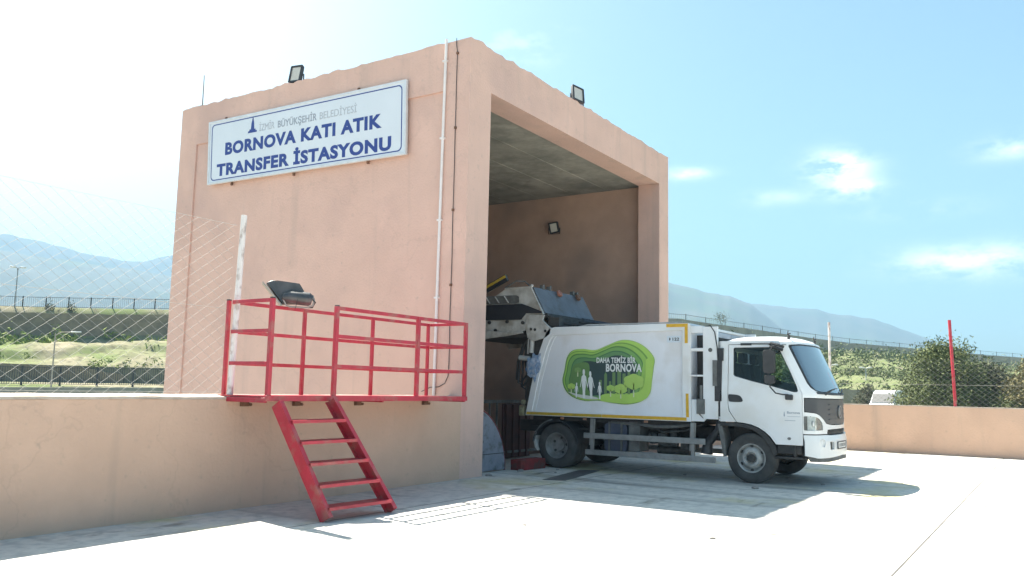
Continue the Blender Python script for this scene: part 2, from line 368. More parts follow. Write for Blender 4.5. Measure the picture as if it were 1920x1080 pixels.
for a in AZS:
    D, Z = profile(a); row = []
    for i, n_ in enumerate(SUBS):
        for k in range(n_ + (1 if i == len(SUBS)-1 else 0)):
            t = k/n_; d = D[i]+(D[i+1]-D[i])*t; z = Z[i]+(Z[i+1]-Z[i])*t
            x, y = CX+d*cos(R(a)), CY+d*sin(R(a))
            if i == 6 and 0 < k:
                w_ = min(1, 6*t*(1-t)+.05)
                z += w_*(1.1*noise.noise((x*.07, y*.07, 3))+.45*noise.noise((x*.3, y*.3, 1))+.22*noise.noise((x*.9, y*.9, 7)))
                z += w_*.5*math.copysign(1, math.sin(t*14+noise.noise((x*.05, y*.05, 9))*3))*.5
            if i == 10: z += 3*noise.noise((x*.01, y*.01, 5))*min(1, t*4)
            row.append(bm.verts.new((x, y, z)))
    rows.append(row)
for r0, r1 in zip(rows, rows[1:]):
    for j in range(len(r0)-1): bm.faces.new((r0[j], r0[j+1], r1[j+1], r1[j]))
def terrain_mat():
    mt = bpy.data.materials.new('hillside_grass'); mt.use_nodes = True; t = mt.node_tree; n = t.nodes; l = t.links
    p = n['Principled BSDF']; p.inputs['Roughness'].default_value = .95; p.inputs['Specular IOR Level'].default_value = .1
    co = n.new('ShaderNodeTexCoord')
    def nf(sc, lo, hi, det=6):
        z = n.new('ShaderNodeTexNoise'); z.inputs['Scale'].default_value = sc; z.inputs['Detail'].default_value = det; l.new(co.outputs['Object'], z.inputs['Vector'])
        q = n.new('ShaderNodeMapRange'); q.inputs[1].default_value = lo; q.inputs[2].default_value = hi; l.new(z.outputs[0], q.inputs[0]); return q.outputs[0]
    def mixc(fac, a, b):
        q = n.new('ShaderNodeMix'); q.data_type = 'RGBA'; l.new(fac, q.inputs[0])
        for i, v_ in ((6, a), (7, b)):
            if isinstance(v_, tuple): q.inputs[i].default_value = (*v_, 1)
            else: l.new(v_, q.inputs[i])
        return q.outputs[2]
    c = mixc(nf(.25, .35, .65, 8), (.20, .19, .12), (.26, .23, .16))
    c = mixc(nf(.07, .46, .58, 6), c, (.13, .165, .06))
    c = mixc(nf(.9, .5, .72, 8), c, (.085, .08, .05))
    sp = n.new('ShaderNodeSeparateXYZ'); l.new(co.outputs['Object'], sp.inputs[0])
    # the right-hand hillside is greener
    q = n.new('ShaderNodeMapRange'); q.inputs[1].default_value = 45; q.inputs[2].default_value = 80; l.new(sp.outputs[0], q.inputs[0])
    g2 = mixc(nf(.35, .38, .62, 8), (.12, .15, .06), (.16, .18, .085)); g2 = mixc(nf(1.3, .52, .7, 8), g2, (.20, .18, .13))
    c = mixc(q.outputs[0], c, g2)
    l.new(c, p.inputs['Base Color']); return mt
tag(obj('terrain', bm, terrain_mat(), local=True, smooth=60), kind='structure')

M_MTN = mat('mountain_scrub', (.05, .06, .045), (.075, .075, .06), .01, .98, detail=10, c3=(.05, .075, .04), s3=.004)
def mountain(name, keys, dfn, foot, seed):
    bm = nb(); rows = []
    ks = sorted(keys); ka = [k[0] for k in ks]; kz = [k[1] for k in ks]
    for a in frange(-30, 100, .2):
        zt = interp(a, ka, kz); dr = dfn(a); row = []
        for k in range(27):
            t = k/20
            if t <= 1: d = foot+(dr-foot)*t; z = -5+(zt+5)*t**1.25
            else: d = dr+(t-1)*900; z = zt*(1-(t-1)*1.6)
            x, y = CX+d*cos(R(a)), CY+d*sin(R(a))
            w_ = (min(1, 3*abs(1-t))*.9+.1)*min(1, t*3)
            z += w_*zt*.16*(noise.noise((x*.0035, y*.0035, seed))+.5*noise.noise((x*.01, y*.01, seed))) + zt*.012*noise.noise((a*1.3, seed, 0)) + zt*.006*noise.noise((a*5, seed, 3))
            row.append(bm.verts.new((x, y, z)))
        rows.append(row)
    for r0, r1 in zip(rows, rows[1:]):
        for j in range(len(r0)-1): bm.faces.new((r0[j], r0[j+1], r1[j+1], r1[j]))
    tag(obj(name, bm, M_MTN, local=True, smooth=60), kind='structure')
mountain('near_mountains', [(100, 200), (80, 250), (66.17, 268), (64.57, 260), (63.2, 253.6), (61.23, 251), (58.88, 242), (57.07, 239), (55.19, 231), (52.6, 222), (45, 230), (35, 260), (28, 285), (23.23, 267), (22.34, 257), (21.29, 245.5), (19.73, 229), (18.35, 222), (17, 200), (16, 173), (15, 142), (13, 90), (10, 35), (5, 20), (-30, 20)],
         lambda a: 2000, 1000, 2.3)
mountain('far_mountains', [(100, 300), (80, 380), (66.2, 420), (64.6, 408), (63.8, 406), (62.15, 396), (60.4, 372), (58.9, 367), (57.25, 358), (56.2, 375), (55, 393), (52.75, 412), (45, 390), (35, 330), (25, 300), (18.35, 281), (17, 264), (15.66, 260), (14.67, 251), (13.05, 247), (12.1, 231), (10.84, 225), (9.61, 214), (8.11, 188), (6.65, 160), (5.94, 144), (3.57, 110), (.9, 70), (-5, 55), (-30, 50)],
         lambda a: interp(a, [18, 52], [2600, 2800]), 1500, 8.1)
bm = nb(); plate(bm, [(-45, .26), (-.01, .26), (-.01, 7.8), (20, 7.8), (20, 55), (-45, 55)], [], fZ, -4.28, -4.2)  # unseen pale slab below the parapet, added to bounce light onto the side wall
tag(obj('lower_bounce_slab', bm, mat('bounce_slab_concrete', (.36, .34, .31), (.27, .26, .24), .5, .95), smooth=0, local=True), kind='structure')
# ------------------------------------------------------------------ BUILDING
H, W_, D_, A_, B_O, HO, T_ = 7.30, 8.515, 7.70, .626, 7.954, 6.50, .557
def rough(x, y, z):
    if z > 7.0: z += .03*noise.noise((x*1.7, y*1.7, 0)) + .045*noise.noise((x*5, y*5, 4)) - .015
    return z
rX = lambda a, b, t: (t, a, rough(t, a, b)); rY = lambda a, b, t: (a, t, rough(a, t, b))
bld = thing('transfer_station_building', (W_/2, D_/2, 0), 'tall terracotta rendered concrete bay with large open doorway and flat roof', 'building')
bm = nb()
plate(bm, [(0, 0), (A_, 0), (A_, HO), (B_O, HO), (B_O, 0), (W_, 0), (W_, H), (0, H)], [], rY, 0, T_, da=frange(.1, W_-.1, .12), db=[6.9])
obj('front_wall', bm, M_WALL, bld, smooth=0, bevel=0)
bm = nb()
plate(bm, [(T_, -4.3), (D_, -4.3), (D_, H), (T_, H)], [], rX, .035, .30, da=frange(.7, 7.6, .12), db=[6.9])
obj('side_wall', bm, M_WALL, bld, smooth=0)
bm = nb()   # raised border round the recessed field of the side wall
plate(bm, [(T_, H), (T_, 6.44), (7.15, 6.44), (7.17, -4.3), (D_, -4.3), (D_, H)], [], rX, 0.0, .033, da=frange(.7, 7.6, .12), db=[6.9])
obj('wall_border', bm, M_WALL, bld, smooth=0)
bm = nb(); plate(bm, [(T_, -4.3), (D_, -4.3), (D_, H), (T_, H)], [], rX, W_-.30, W_, da=frange(.7, 7.6, .3), db=[6.9])
obj('far_side_wall', bm, [M_WALL], bld, smooth=0)
bm = nb(); plate(bm, [(.302, -4.3), (W_-.302, -4.3), (W_-.302, H-.01), (.302, H-.01)], [], fY, D_-.3, D_-.002)
obj('back_wall', bm, M_WALL, bld, smooth=0)
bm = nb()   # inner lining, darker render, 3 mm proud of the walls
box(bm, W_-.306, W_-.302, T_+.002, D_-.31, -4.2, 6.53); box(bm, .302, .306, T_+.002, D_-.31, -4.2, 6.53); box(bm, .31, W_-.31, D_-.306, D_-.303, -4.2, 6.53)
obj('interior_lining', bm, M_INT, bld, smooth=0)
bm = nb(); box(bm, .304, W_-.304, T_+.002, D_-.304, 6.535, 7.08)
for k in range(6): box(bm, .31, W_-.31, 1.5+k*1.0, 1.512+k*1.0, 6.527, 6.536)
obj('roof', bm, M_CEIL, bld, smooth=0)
bm = nb(); box(bm, .31, W_-.31, 1.9, D_-.31, -2.8, -2.6); obj('hopper_floor', bm, M_CHAS, bld, smooth=0)
# hopper edge guard inside the bay
g = thing('hopper_guard', (3.2, 1.6, 0), 'maroon steel guard with pale vertical bars standing in the dark bay behind the truck', 'guard rail')
bm = nb(); box(bm, 1.2, 7.2, 1.52, 1.58, 1.14, 1.20); box(bm, 1.2, 7.2, 1.52, 1.58, .12, .17); obj('rail', bm, M_GREYP, g, bevel=.006)
for k in range(5):
    bm = nb(); x = 2.28+k*.26; box(bm, x, x+.035, 1.535, 1.565, .17, 1.14); obj('bar', bm, M_GREYP, g)
bm = nb(); box(bm, 3.55, 4.6, 1.53, 1.57, .02, 1.13)
for k in range(4): box(bm, 3.62+k*.26, 3.68+k*.26, 1.50, 1.53, .04, 1.1)
obj('panel', bm, M_MAROON, g, bevel=.005)
bm = nb(); box(bm, 1.2, 2.1, 1.53, 1.57, .02, 1.13); obj('panel', bm, M_MAROON, g)
for x in (1.16, 7.2): bm = nb(); box(bm, x, x+.06, 1.52, 1.58, .0, 1.3); obj('post', bm, M_MAROON, g)
# quarter-round wheel guide plate with red rim
q = thing('wheel_guide_plate', (1.2, .33, 0), 'curved blue grey steel plate with red rim behind the doorway jamb', 'guide plate')
arc = [(.66+1.13*cos(R(a))*1.0, .02+1.12*sin(R(a))) for a in frange(0, 90, 6)]
bm = nb(); plate(bm, [(.66, .02)]+[(x-.03*cos(R(a_)), z-.03*sin(R(a_))) for (x, z), a_ in zip(arc, frange(0, 90, 6))], [], fY, .30, .34); obj('plate', bm, M_PANEL, q, smooth=0)
bm = nb(); tube(bm, [(x-.012, .32, z-.012) for x, z in arc], .022, 6); obj('rim', bm, M_REDD, q)
bm = nb(); box(bm, .68, 1.70, .292, .2985, .30, .312); obj('seam', bm, M_CHAS, q, smooth=0)
# red kerb block
bm = nb(); plate(bm, [(1.86, .02), (2.62, -.03), (2.66, .20), (1.90, .26)], [], lambda a, b, t: (a+.01*noise.noise((a*5, b*5, t*5)), b+.02*noise.noise((a*4, b*9, t*4)), t), 0.0, .185, da=frange(1.9, 2.6, .08), db=[.1])
tag(obj('wheel_stop', bm, M_REDD, bevel=.012), 'chipped low red concrete wheel stop beside the rear wheel', 'wheel stop')
bm = nb(); box(bm, 3.12, 3.5, .10, .3, 0, .17); 
tag(obj('wheel_stop', bm, M_REDD, bevel=.012), 'short red wheel stop hidden under the middle of the truck', 'wheel stop')
# steel cover in the floor
bm = nb(); plate(bm, [(.85, -1.02), (1.0, -1.36), (2.9, -1.0), (2.75, -.68)], [], fZ, .002, .008)
tag(obj('drain_cover', bm, mat('dark_steel_cover', (.07, .07, .075), (.11, .11, .11), 8, .6), smooth=0), 'dark narrow steel drain cover lying in the concrete before the doorway', 'drain cover')
# ------------------------------------------------------------------ SIGN
sg = thing('station_sign', (-.05, 3.96, 5.43), 'large white name board with blue lettering high on the side wall', 'sign')
TL, TR, BR, BL = (6.66, 6.815), (1.33, 6.755), (1.29, 5.43), (6.59, 5.495)
def sq(s, t):   # s 0..1 left->right, t 0..1 bottom->top  ->  (y, z)
    a = Vector(BL).lerp(Vector(BR), s); b = Vector(TL).lerp(Vector(TR), s); c = a.lerp(b, t); return (c.x, c.y)
fS = lambda a, b, t: (t, *sq(a/5.3, b/1.325))
bm = nb(); plate(bm, [(0, 0), (5.3, 0), (5.3, 1.325), (0, 1.325)], [], fS, -.07, -.035); obj('board', bm, M_SIGNW, sg, smooth=0)
bm = nb(); plate(bm, [(-.012, -.012), (5.312, -.012), (5.312, 1.337), (-.012, 1.337)], [[(.03, .03), (.03, 1.295), (5.27, 1.295), (5.27, .03)]], fS, -.082, -.03); obj('frame', bm, M_SIGNF, sg, smooth=0)
bm = nb(); plate(bm, rrect(.085, 5.215, .058, 1.262, .09), [rrect(.105, 5.195, .078, 1.242, .08)[::-1]], fS, -.073, -.0705); obj('border_line', bm, M_BLUE, sg, smooth=0)
for y, z in ((5.9, 5.47), (4.1, 5.45), (2.2, 5.44), (6.2, 6.84), (2.5, 6.8)): bm = nb(); box(bm, -.035, -.0, y-.02, y+.02, z-.06, z+.04); obj('bracket', bm, M_RUST, sg, smooth=0)
def stext(s, yl, yr, zl, zr, cap, m_, bold, name='lettering'):
    org = (-.0705, yl, zl); r = Vector((0, yr-yl, zr-zl)); up = Vector((0, (TL[0]-BL[0])/1.325*.6, 1))
    text(name, s, org, r, up, r.length, cap, m_, sg, bold, .003)
stext('BORNOVA KATI ATIK', 6.10, 1.86, 6.065, 5.995, .245, M_BLUE, .046)
stext('TRANSFER İSTASYONU', 6.33, 1.62, 5.645, 5.555, .24, M_BLUE, .046)
stext('İZMİR', 5.10, 4.66, 6.405, 6.398, .135, M_GREYL, 0)
stext('BÜYÜKŞEHİR', 4.56, 3.50, 6.396, 6.38, .135, M_GREYT, .014)
stext('BELEDİYESİ', 3.42, 2.48, 6.378, 6.365, .135, M_GREYL, 0)
bm = nb(); plate(bm, [(5.43, 6.41), (5.17, 6.405), (5.17, 6.44), (5.21, 6.445), (5.21, 6.475), (5.25, 6.48), (5.262, 6.60), (5.285, 6.69), (5.30, 6.735), (5.315, 6.69), (5.338, 6.60), (5.35, 6.48), (5.39, 6.48), (5.39, 6.45), (5.43, 6.445)], [], fX, -.0735, -.0705); obj('emblem', bm, M_BLUE, sg, smooth=0)
# ------------------------------------------------------------------ conduit, cable, mast on the building
c = thing('conduit_pipe', (-.03, .56, 1.3), 'thin white plastic conduit running up the side wall near its corner', 'pipe')
bm = nb(); tube(bm, [(-.028, .50, 7.34), (-.028, .507, 6.8), (-.028, .52, 5.0), (-.028, .535, 3.0), (-.028, .54, 1.3)], .024, 10); obj('pipe', bm, M_PVC, c)
for z in (6.95, 5.6, 4.2, 2.9): bm = nb(); box(bm, -.055, .0, .475+.006*(7-z), .555+.006*(7-z), z-.015, z+.015); obj('clip', bm, M_PVC, c)
c = thing('black_cable', (-.012, .3, 1.3), 'thin black cable pinned to the wall right of the white conduit', 'cable')
cp = [(-.012, .275+.012*noise.noise((z*1.3, 0, 0))-.0025*(7.3-z)+(.02 if z > 7.1 else 0), z) for z in frange(7.32, 1.75, .12)]
cp += [(-.012, .27, 1.62), (-.014, .33, 1.50), (-.016, .45, 1.44), (-.02, .62, 1.43), (-.02, .8, 1.36)]
bm = nb(); tube(bm, cp, .0065, 6); obj('wire', bm, M_BLACK, c)
for z in (7.05, 5.75, 4.35, 3.1): bm = nb(); box(bm, -.03, .0, .25, .285, z-.02, z+.02); obj('clip', bm, M_RUST, c)
c = thing('lightning_rod', (.15, 7.2, 7.28), 'thin grey rod standing on the far left roof corner', 'rod')
bm = nb(); tube(bm, [(.12, 7.2, 7.3), (.12, 7.205, 8.02)], [.012, .008], 6); obj('rod', bm, M_GREYP, c)
bm = nb(); box(bm, .04, .22, 7.08, 7.32, 7.27, 7.315); obj('base', bm, M_GREYP, c)
# ------------------------------------------------------------------ flood lights
def flood(loc, rotz, tilt, w, h, label, group, foot=.12, roll=0):
    t = thing('floodlight', loc, label, 'floodlight', group)
    Mx = Matrix.Translation(Vector(loc)+Vector((0, 0, foot+h/2))) @ Matrix.Rotation(rotz, 4, 'Z') @ Matrix.Rotation(tilt, 4, 'X') @ Matrix.Rotation(roll, 4, 'Y')
    # local: faces -Y
    bm = nb(); plate(bm, rrect(-w/2, w/2, -h/2, h/2, .025, 3), [rrect(-w/2+.04, w/2-.04, -h/2+.04, h/2-.04, .01, 3)[::-1]], fY, -.035, .0); plate(bm, rrect(-w/2+.005, w/2-.005, -h/2+.005, h/2-.005, .02, 3), [], fY, .001, .03)
    for k in range(7): box(bm, -w/2+.03+k*(w-.07)/6, -w/2+.04+k*(w-.07)/6, .03, .065, -h/2+.03, h/2-.03)
    box(bm, -.06, .06, .03, .10, -.05, .05)
    bm.transform(Mx); obj('housing', bm, M_BLACK, t)
    bm = nb(); box(bm, -w/2+.04, w/2-.04, -.022, -.002, -h/2+.04, h/2-.04); bm.transform(Mx); obj('lens', bm, M_LENS, t, smooth=0)
    bm = nb(); Mz = Matrix.Translation(Vector(loc)) @ Matrix.Rotation(rotz, 4, 'Z'); ww = w/2+.02
    for s in (-1, 1): bar(bm, (s*ww, .02, 0), (s*ww, .02, foot+h/2), .008, .035, (0, 1, 0))
    bar(bm, (-ww, .02, .004), (ww, .02, .004), .035, .008); bm.transform(Mz); obj('bracket', bm, M_BLACK, t)
    return t
GF = 'LED floodlights on the building'
flood((.12, 4.33, 7.27), R(-78), R(-12), .28, .38, 'black floodlight on the roof edge above the name board', GF, .03)
flood((3.95, .12, 7.28), R(-22), R(-20), .30, .40, 'black floodlight on the roof edge above the doorway', GF, .05, R(12))
flood((8.10, 3.05, 5.52), R(-80), R(14), .27, .30, 'small floodlight fixed on the inside wall of the dark bay', GF, .02, R(-8))
# ------------------------------------------------------------------ PARAPETS
def parapet(name, outer, label, extra=None):
    t = thing(name, (outer[0][0], outer[0][1], 0), label, 'wall')
    return t
pl = thing('parapet_wall', (-16, .1, 0), 'low terracotta parapet wall running left from the building under the wire fence', 'wall')
bm = nb(); plate(bm, [(-32, 0), (-.002, 0), (-.002, 1.25), (-32, 1.25)], [], lambda a, b, t: (a, t, b+(.008*noise.noise((a*1.5, 0, 0)) if b > 1 else 0)), 0, .24, da=frange(-10, -.2, .25)); obj('wall', bm, M_PAR, pl, smooth=0)
bm = nb(); plate(bm, [(-32, -.006), (-.004, -.006), (-.004, .246), (-32, .246)], [], lambda a, b, t: (a, b+.005*noise.noise((a*4, b*9, 0)), t+.009*noise.noise((a*1.5, 0, 0))+.006*noise.noise((a*5, 0, 1))+(.028 if b > .1 and t > 1.26 else 0)), 1.252, 1.278, da=frange(-10, -.2, .12)); obj('coping', bm, M_CAP, pl, smooth=0)
pr = thing('parapet_wall', (13, -10, 0), 'long sunlit-topped terracotta parapet wall on the right side of the yard', 'wall')
bm = nb(); plate(bm, [(-32, 0), (.24, 0), (.24, 1.19), (-32, 1.19)], [], lambda a, b, t: (t, a, b+(.008*noise.noise((a*1.5, 9, 0)) if b > 1 else 0)), 12.9, 13.14, da=frange(-12, 0, .25)); obj('wall', bm, M_PAR, pr, smooth=0)
bm = nb(); plate(bm, [(12.893, -32), (13.147, -32), (13.147, .247), (12.893, .247)], [], lambda a, b, t: (a, b, t+.008*noise.noise((b*1.5, 9, 0))+.005*noise.noise((b*5, 0, 1))), 1.192, 1.216, db=frange(-12, 0, .15)); obj('coping', bm, M_CAP, pr, smooth=0)
pb = thing('parapet_wall', (10.7, .1, 0), 'short terracotta parapet wall behind the truck joining the building to the right parapet', 'wall')
bm = nb(); box(bm, W_+.002, 12.898, .002, .24, 0, 1.19); obj('wall', bm, M_PAR, pb, smooth=0)
bm = nb(); box(bm, W_+.002, 12.89, -.005, .247, 1.192, 1.214); obj('coping', bm, M_CAP, pb, smooth=0)
# ------------------------------------------------------------------ CHAIN-LINK FENCES
def chainlink(f, length, height, p, pz, r, z0):
    """woven wires, each a zigzag of width p whose bends hook into its neighbours': f(s, off) -> (x, y)"""
    bm = nb()
    for i in range(int(length/p)+1):
        pts = []; k = 0; z = z0
        while z <= z0+height+1e-6:
            right = (i+k) % 2; x, y = f(i*p+(p*1.03 if right else -.03*p), r*(1 if right else -1)); pts.append(Vector((x, y, z))); z += pz; k += 1
        for a, b in zip(pts, pts[1:]):
            d = (b-a).normalized(); s1 = d.orthogonal().normalized(); s2 = d.cross(s1)
            ra, rb = ([bm.verts.new(e+(s1*cos(t)+s2*sin(t))*r) for t in (0, 2.094, 4.189)] for e in (a, b))
            for j in range(3): bm.faces.new((ra[j], ra[(j+1) % 3], rb[(j+1) % 3], rb[j]))
    return bm
fl = thing('chain_link_fence', (-7, .12, 1.27), 'chain-link fence on the left parapet ending at a chipped white post', 'fence')
bm = chainlink(lambda s, o: (-4.47-s, .12+o), 5.6, 2.05, .085, .063, .0014, 1.29); obj('wire_mesh', bm, M_WIRE, fl, smooth=0)
def post(x, y, z0, z1, m_, parent, lx=0, ly=0, r=.034):
    bm = nb(); n_ = 24; pts = [(x+lx*k/n_, y+ly*k/n_, z0+(z1-z0)*k/n_) for k in range(n_+1)]
    tube(bm, pts, [r*(1+.07*noise.noise((k*1.7, x, 0))) for k in range(n_+1)], 10); return obj('post', bm, m_, parent)
post(-4.475, .03, 1.275, 3.42, M_PWHITE, fl, .055, 0, .036)
for x in (-7.6, -10.4): post(x, .10, 1.275, 3.42, M_PWHITE, fl, .03)
bm = nb()
for z in (1.33, 2.3, 3.3): tube(bm, [(-4.45, .112, z), (-10.4, .112, z)], .002, 4)
obj('strand', bm, M_WIRE, fl)
fr_ = thing('chain_link_fence', (13, -6, 1.21), 'chain-link fence on the right parapet with one red and one white post', 'fence')
bm = chainlink(lambda s, o: (13.02+o, -1.6-s), 11.5, 1.25, .075, .06, .0022, 1.22); obj('wire_mesh', bm, mat('fence_wire_dark', (.30, .30, .28), (.2, .2, .19), 9, .6, .3), fr_, smooth=0)
tag(post(13.0, -2.81, 1.21, 3.40, M_PWHITE, fr_, 0, 0, .032), 'white round fence post')
tag(post(13.0, -5.80, 1.21, 3.39, M_RED, fr_, 0, .06, .037), 'red round fence post')
post(13.0, -8.9, 1.21, 3.4, M_RED, fr_)
bm = nb(); tube(bm, [(13.0, -2.1, 1.2), (13.0, -2.1, 2.85)], .014, 6); tag(obj('post', bm, M_PVC, fr_), 'thin pale rod')
bm = nb(); tube(bm, [(13.03, -.5, 1.75), (13.03, -13, 1.75)], .002, 4); obj('strand', bm, M_WIRE, fr_)
# ------------------------------------------------------------------ RED ACCESS PLATFORM AND STAIRS
pf = thing('access_platform', (-2.7, -.34, 0), 'red steel platform with railings and open stairs fixed to the parapet', 'platform')
XL, XR_, YF, ZD, ZT = -4.53, -.80, -.68, 1.30, 2.395
bm = nb(); box(bm, XL, XR_, YF+.03, .22, ZD-.012, ZD+.004); obj('deck', bm, M_RED, pf, smooth=0)
bm = nb()
bar(bm, (XL-.02, YF+.015, ZD-.022), (XR_+.02, YF+.015, ZD-.022), .035, .065); bar(bm, (XL, YF+.03, ZD-.045), (XL, .0, ZD-.045), .035, .055); bar(bm, (XR_, YF+.03, ZD-.045), (XR_, .0, ZD-.045), .035, .055); bar(bm, (-2.6, YF+.03, ZD-.045), (-2.6, .0, ZD-.045), .035, .055)
bar(bm, (XL, -.02, ZD-.045), (XR_, -.02, ZD-.045), .035, .055)
obj('deck_frame', bm, M_RED, pf, bevel=.004)
PS = .05
def rail_post(x, y, z0=ZD+.005, z1=ZT, s=PS, cap=False):
    bm = nb(); box(bm, x-s/2, x+s/2, y-s/2, y+s/2, z0, z1); o = obj('post', bm, M_RED, pf, bevel=.004)
    return o
for x, y in ((-4.51, YF+.03), (-3.50, YF+.03), (-1.93, YF+.03), (-.82, YF+.03)): rail_post(x, y, ZD-.05)
for x, y in ((-4.505, .10), (-3.38, .03), (-2.10, .03), (-.86, .03)): rail_post(x, y, s=.042)
for x, y in ((-4.51, YF+.03), (-3.50, YF+.03), (-4.505, .10)):
    bm = nb(); box(bm, x-.021, x+.021, y-.021, y+.021, ZT+.0, ZT+.014); obj('end_cap', bm, M_BLACK, pf)
def rail(p, q_, w=.03, h=.042): bm = nb(); bar(bm, p, q_, w, h); obj('rail', bm, M_RED, pf, bevel=.003)
yf = YF+.03
for z in (ZT-.021, 2.03, 1.665):
    rail((-3.474, yf, z), (-.846, yf, z), .034, .045); rail((-4.505, .03, z), (-.885, .03, z)); rail((-4.52, yf+.027, z), (-4.52, .006, z)); rail((-.83, yf+.027, z), (-.83, .006, z))
# stairs
SL = [((-4.44, YF-.03, 1.22), (-4.36, -1.47, .02)), ((-3.58, YF-.03, 1.27), (-3.35, -1.53, .02))]
for (p, q_), s in zip(SL, (1, -1)):
    bm = nb(); p, q_ = Vector(p), Vector(q_); d = (q_-p).normalized(); upn = Vector((1, 0, 0))
    bar(bm, p, q_, .135, .012, upn)                       # web
    nrm = d.cross(upn).normalized()
    for e in (-1, 1): bar(bm, p+nrm*e*.0675+Vector((s*.024, 0, 0)), q_+nrm*e*.0675+Vector((s*.024, 0, 0)), .01, .06, upn)
    obj('stringer', bm, M_RED, pf, bevel=.002)
for k in range(5):
    t = .165+k*.182; a = Vector(SL[0][0]).lerp(Vector(SL[0][1]), t); b = Vector(SL[1][0]).lerp(Vector(SL[1][1]), t)
    z = (a.z+b.z)/2
    bm = nb(); vs_t = [(a.x+.03, a.y-.11), (b.x-.03, b.y-.11), (b.x-.03, b.y+.10), (a.x+.03, a.y+.10)]
    plate(bm, vs_t, [], fZ, z-.004, z+.002); bar(bm, (a.x+.03, a.y-.11, z-.016), (b.x-.03, b.y-.11, z-.016), .006, .034); bar(bm, (a.x+.03, a.y+.10, z-.016), (b.x-.03, b.y+.10, z-.016), .006, .034)
    obj('tread', bm, M_RED, pf, smooth=0)
for x in (-4.30, -3.5, -2.4, -.95):
    bm = nb(); box(bm, x-.05, x+.05, -.05, -.002, ZD-.13, ZD-.075); cyl(bm, (x+.06, -.07, ZD-.11), (x+.06, -.002, ZD-.11), .018, 8); obj('wall_bracket', bm, M_RUST, pf, bevel=.004)
# old floodlight tied to the railing
ol = thing('old_floodlight', (-3.6, .05, 2.4), 'dark old floodlight with barrel housing lying on the red railing', 'floodlight')
Mo = Matrix.Translation((-3.62, .05, 2.425)) @ Matrix.Rotation(R(-40), 4, 'Z')
bm = nb()   # trapezoid reflector hood facing up-left, local x to the right
prof = [(-.30, .255), (-.24, .285), (-.17, .29), (.10, .265), (.165, .165), (.10, .02), (-.10, .0)]
plate(bm, prof, [], lambda a, b, t: (a, t*(.8 if a < -.2 else 1), b), -.11, .11); bm.transform(Mo); obj('hood', bm, mat('old_lamp_metal', (.06, .065, .07), (.11, .11, .115), 6, .4, .5), ol, bevel=.02)
bm = nb(); tube(bm, [(-.10, -.13, .08), (.0, -.13, .085), (.22, -.13, .07), (.26, -.13, .06)], [.05, .085, .085, .06], 16); bm.transform(Mo); obj('barrel', bm, MATS['old_lamp_metal'], ol)
bm = nb(); bar(bm, (-.345, 0, .262), (-.105, 0, -.018), .27, .012, (0, 0, 1)); bm.transform(Mo); obj('front_glass', bm, M_LGREY, ol)
bm = nb(); tube(bm, [(-.08, -.15, .13), (-.09, -.16, .05), (-.05, -.15, -.02), (.0, -.12, -.035), (.2, -.12, -.035), (.27, -.15, -.01), (.285, -.16, .06), (.26, -.15, .12)], .011, 8); bm.transform(Mo); obj('bracket', bm, M_ALU, ol)
bm = nb(); tube(bm, [(.08, -.22, .06), (.07, -.215, .0), (.06, -.12, -.06)], .004, 6); tube(bm, [(.22, -.16, .10), (.30, -.17, .03), (.27, -.12, -.03), (.12, -.1, -.04)], .009, 6); bm.transform(Mo); obj('wire', bm, M_BLACK, ol)
# ------------------------------------------------------------------ REFUSE TRUCK
X0, TW, TCX = 2.76, 2.20, 3.86; HW = TW/2
tk = thing('refuse_truck', (TCX, -2.2, 0), 'white rear-loading refuse truck backed into the bay with a green family picture on its side', 'truck')
def tum(z): return 1-.06*max(0, min(1, (z-1.45)/.85))
def Yf(u, z):
    a = min(abs(u), 1.0); y = -4.93+.17*a*a+(.145*((a-.85)/.15)**2 if a > .85 else 0)
    if z > 1.45: y += .45*(z-1.45)
    return y
def fF(off=0):   # front skin: a=u, b=z, t=depth behind the skin
    def f(a, b, t):
        y = Yf(a, b); y2 = Yf(min(1, abs(a)+.01), b); a_ = abs(a); sl_ = (y2-Yf(a_-.01, b))/.022/1.0 if a_ < .99 else 2.0
        nx = -(1 if a < 0 else -1)*0
        n_ = Vector((math.copysign(min(sl_, 2.2), a), -1, 0)).normalized()
        return Vector((TCX+HW*tum(b)*a, y, b)) + n_*(-t)
    return f
FF = fF()
UD = [-1, -.975, -.95, -.92, -.88, -.84, -.75, -.6, -.45, -.3, -.15, 0, .15, .3, .45, .6, .75, .84, .88, .92, .95, .975]
ZD_ = [.5, .6, .7, .8, .9, 1.0, 1.1, 1.2, 1.3, 1.4, 1.45, 1.6, 1.8, 2.0, 2.2]
def fside(sgn):
    def f(a, b, t): return (TCX+sgn*(HW-t)*tum(b), a, b)
    return f
near, far = fside(-1), fside(1)
dz = [1.45, 1.7, 1.95, 2.2]
# side window & door outlines (y, z)
WIN = [(-3.515, 2.19), (-4.17, 2.195), (-4.225, 2.18), (-4.26, 2.145), (-4.43, 1.79), (-4.53, 1.56), (-4.545, 1.50), (-4.53, 1.475), (-4.48, 1.474), (-4.37, 1.50), (-4.08, 1.575), (-3.80, 1.64), (-3.53, 1.715), (-3.505, 1.74), (-3.50, 2.17)]
DOOR = [(-3.42, 2.235), (-3.42, 1.25), (-3.44, 1.15), (-3.56, .972), (-3.68, .962), (-3.80, .94), (-3.92, .895), (-4.02, .835), (-4.10, .765), (-4.155, .69), (-4.19, .645), (-4.607, .645), (-4.607, 1.45), (-4.30, 2.155), (-4.24, 2.235)]
QUART = [(-3.29, 2.30), (-3.285, .972), (-3.548, .972), (-3.428, 1.148), (-3.412, 1.25), (-3.412, 2.243), (-4.245, 2.243), (-4.245, 2.30)]
cabm = nb()
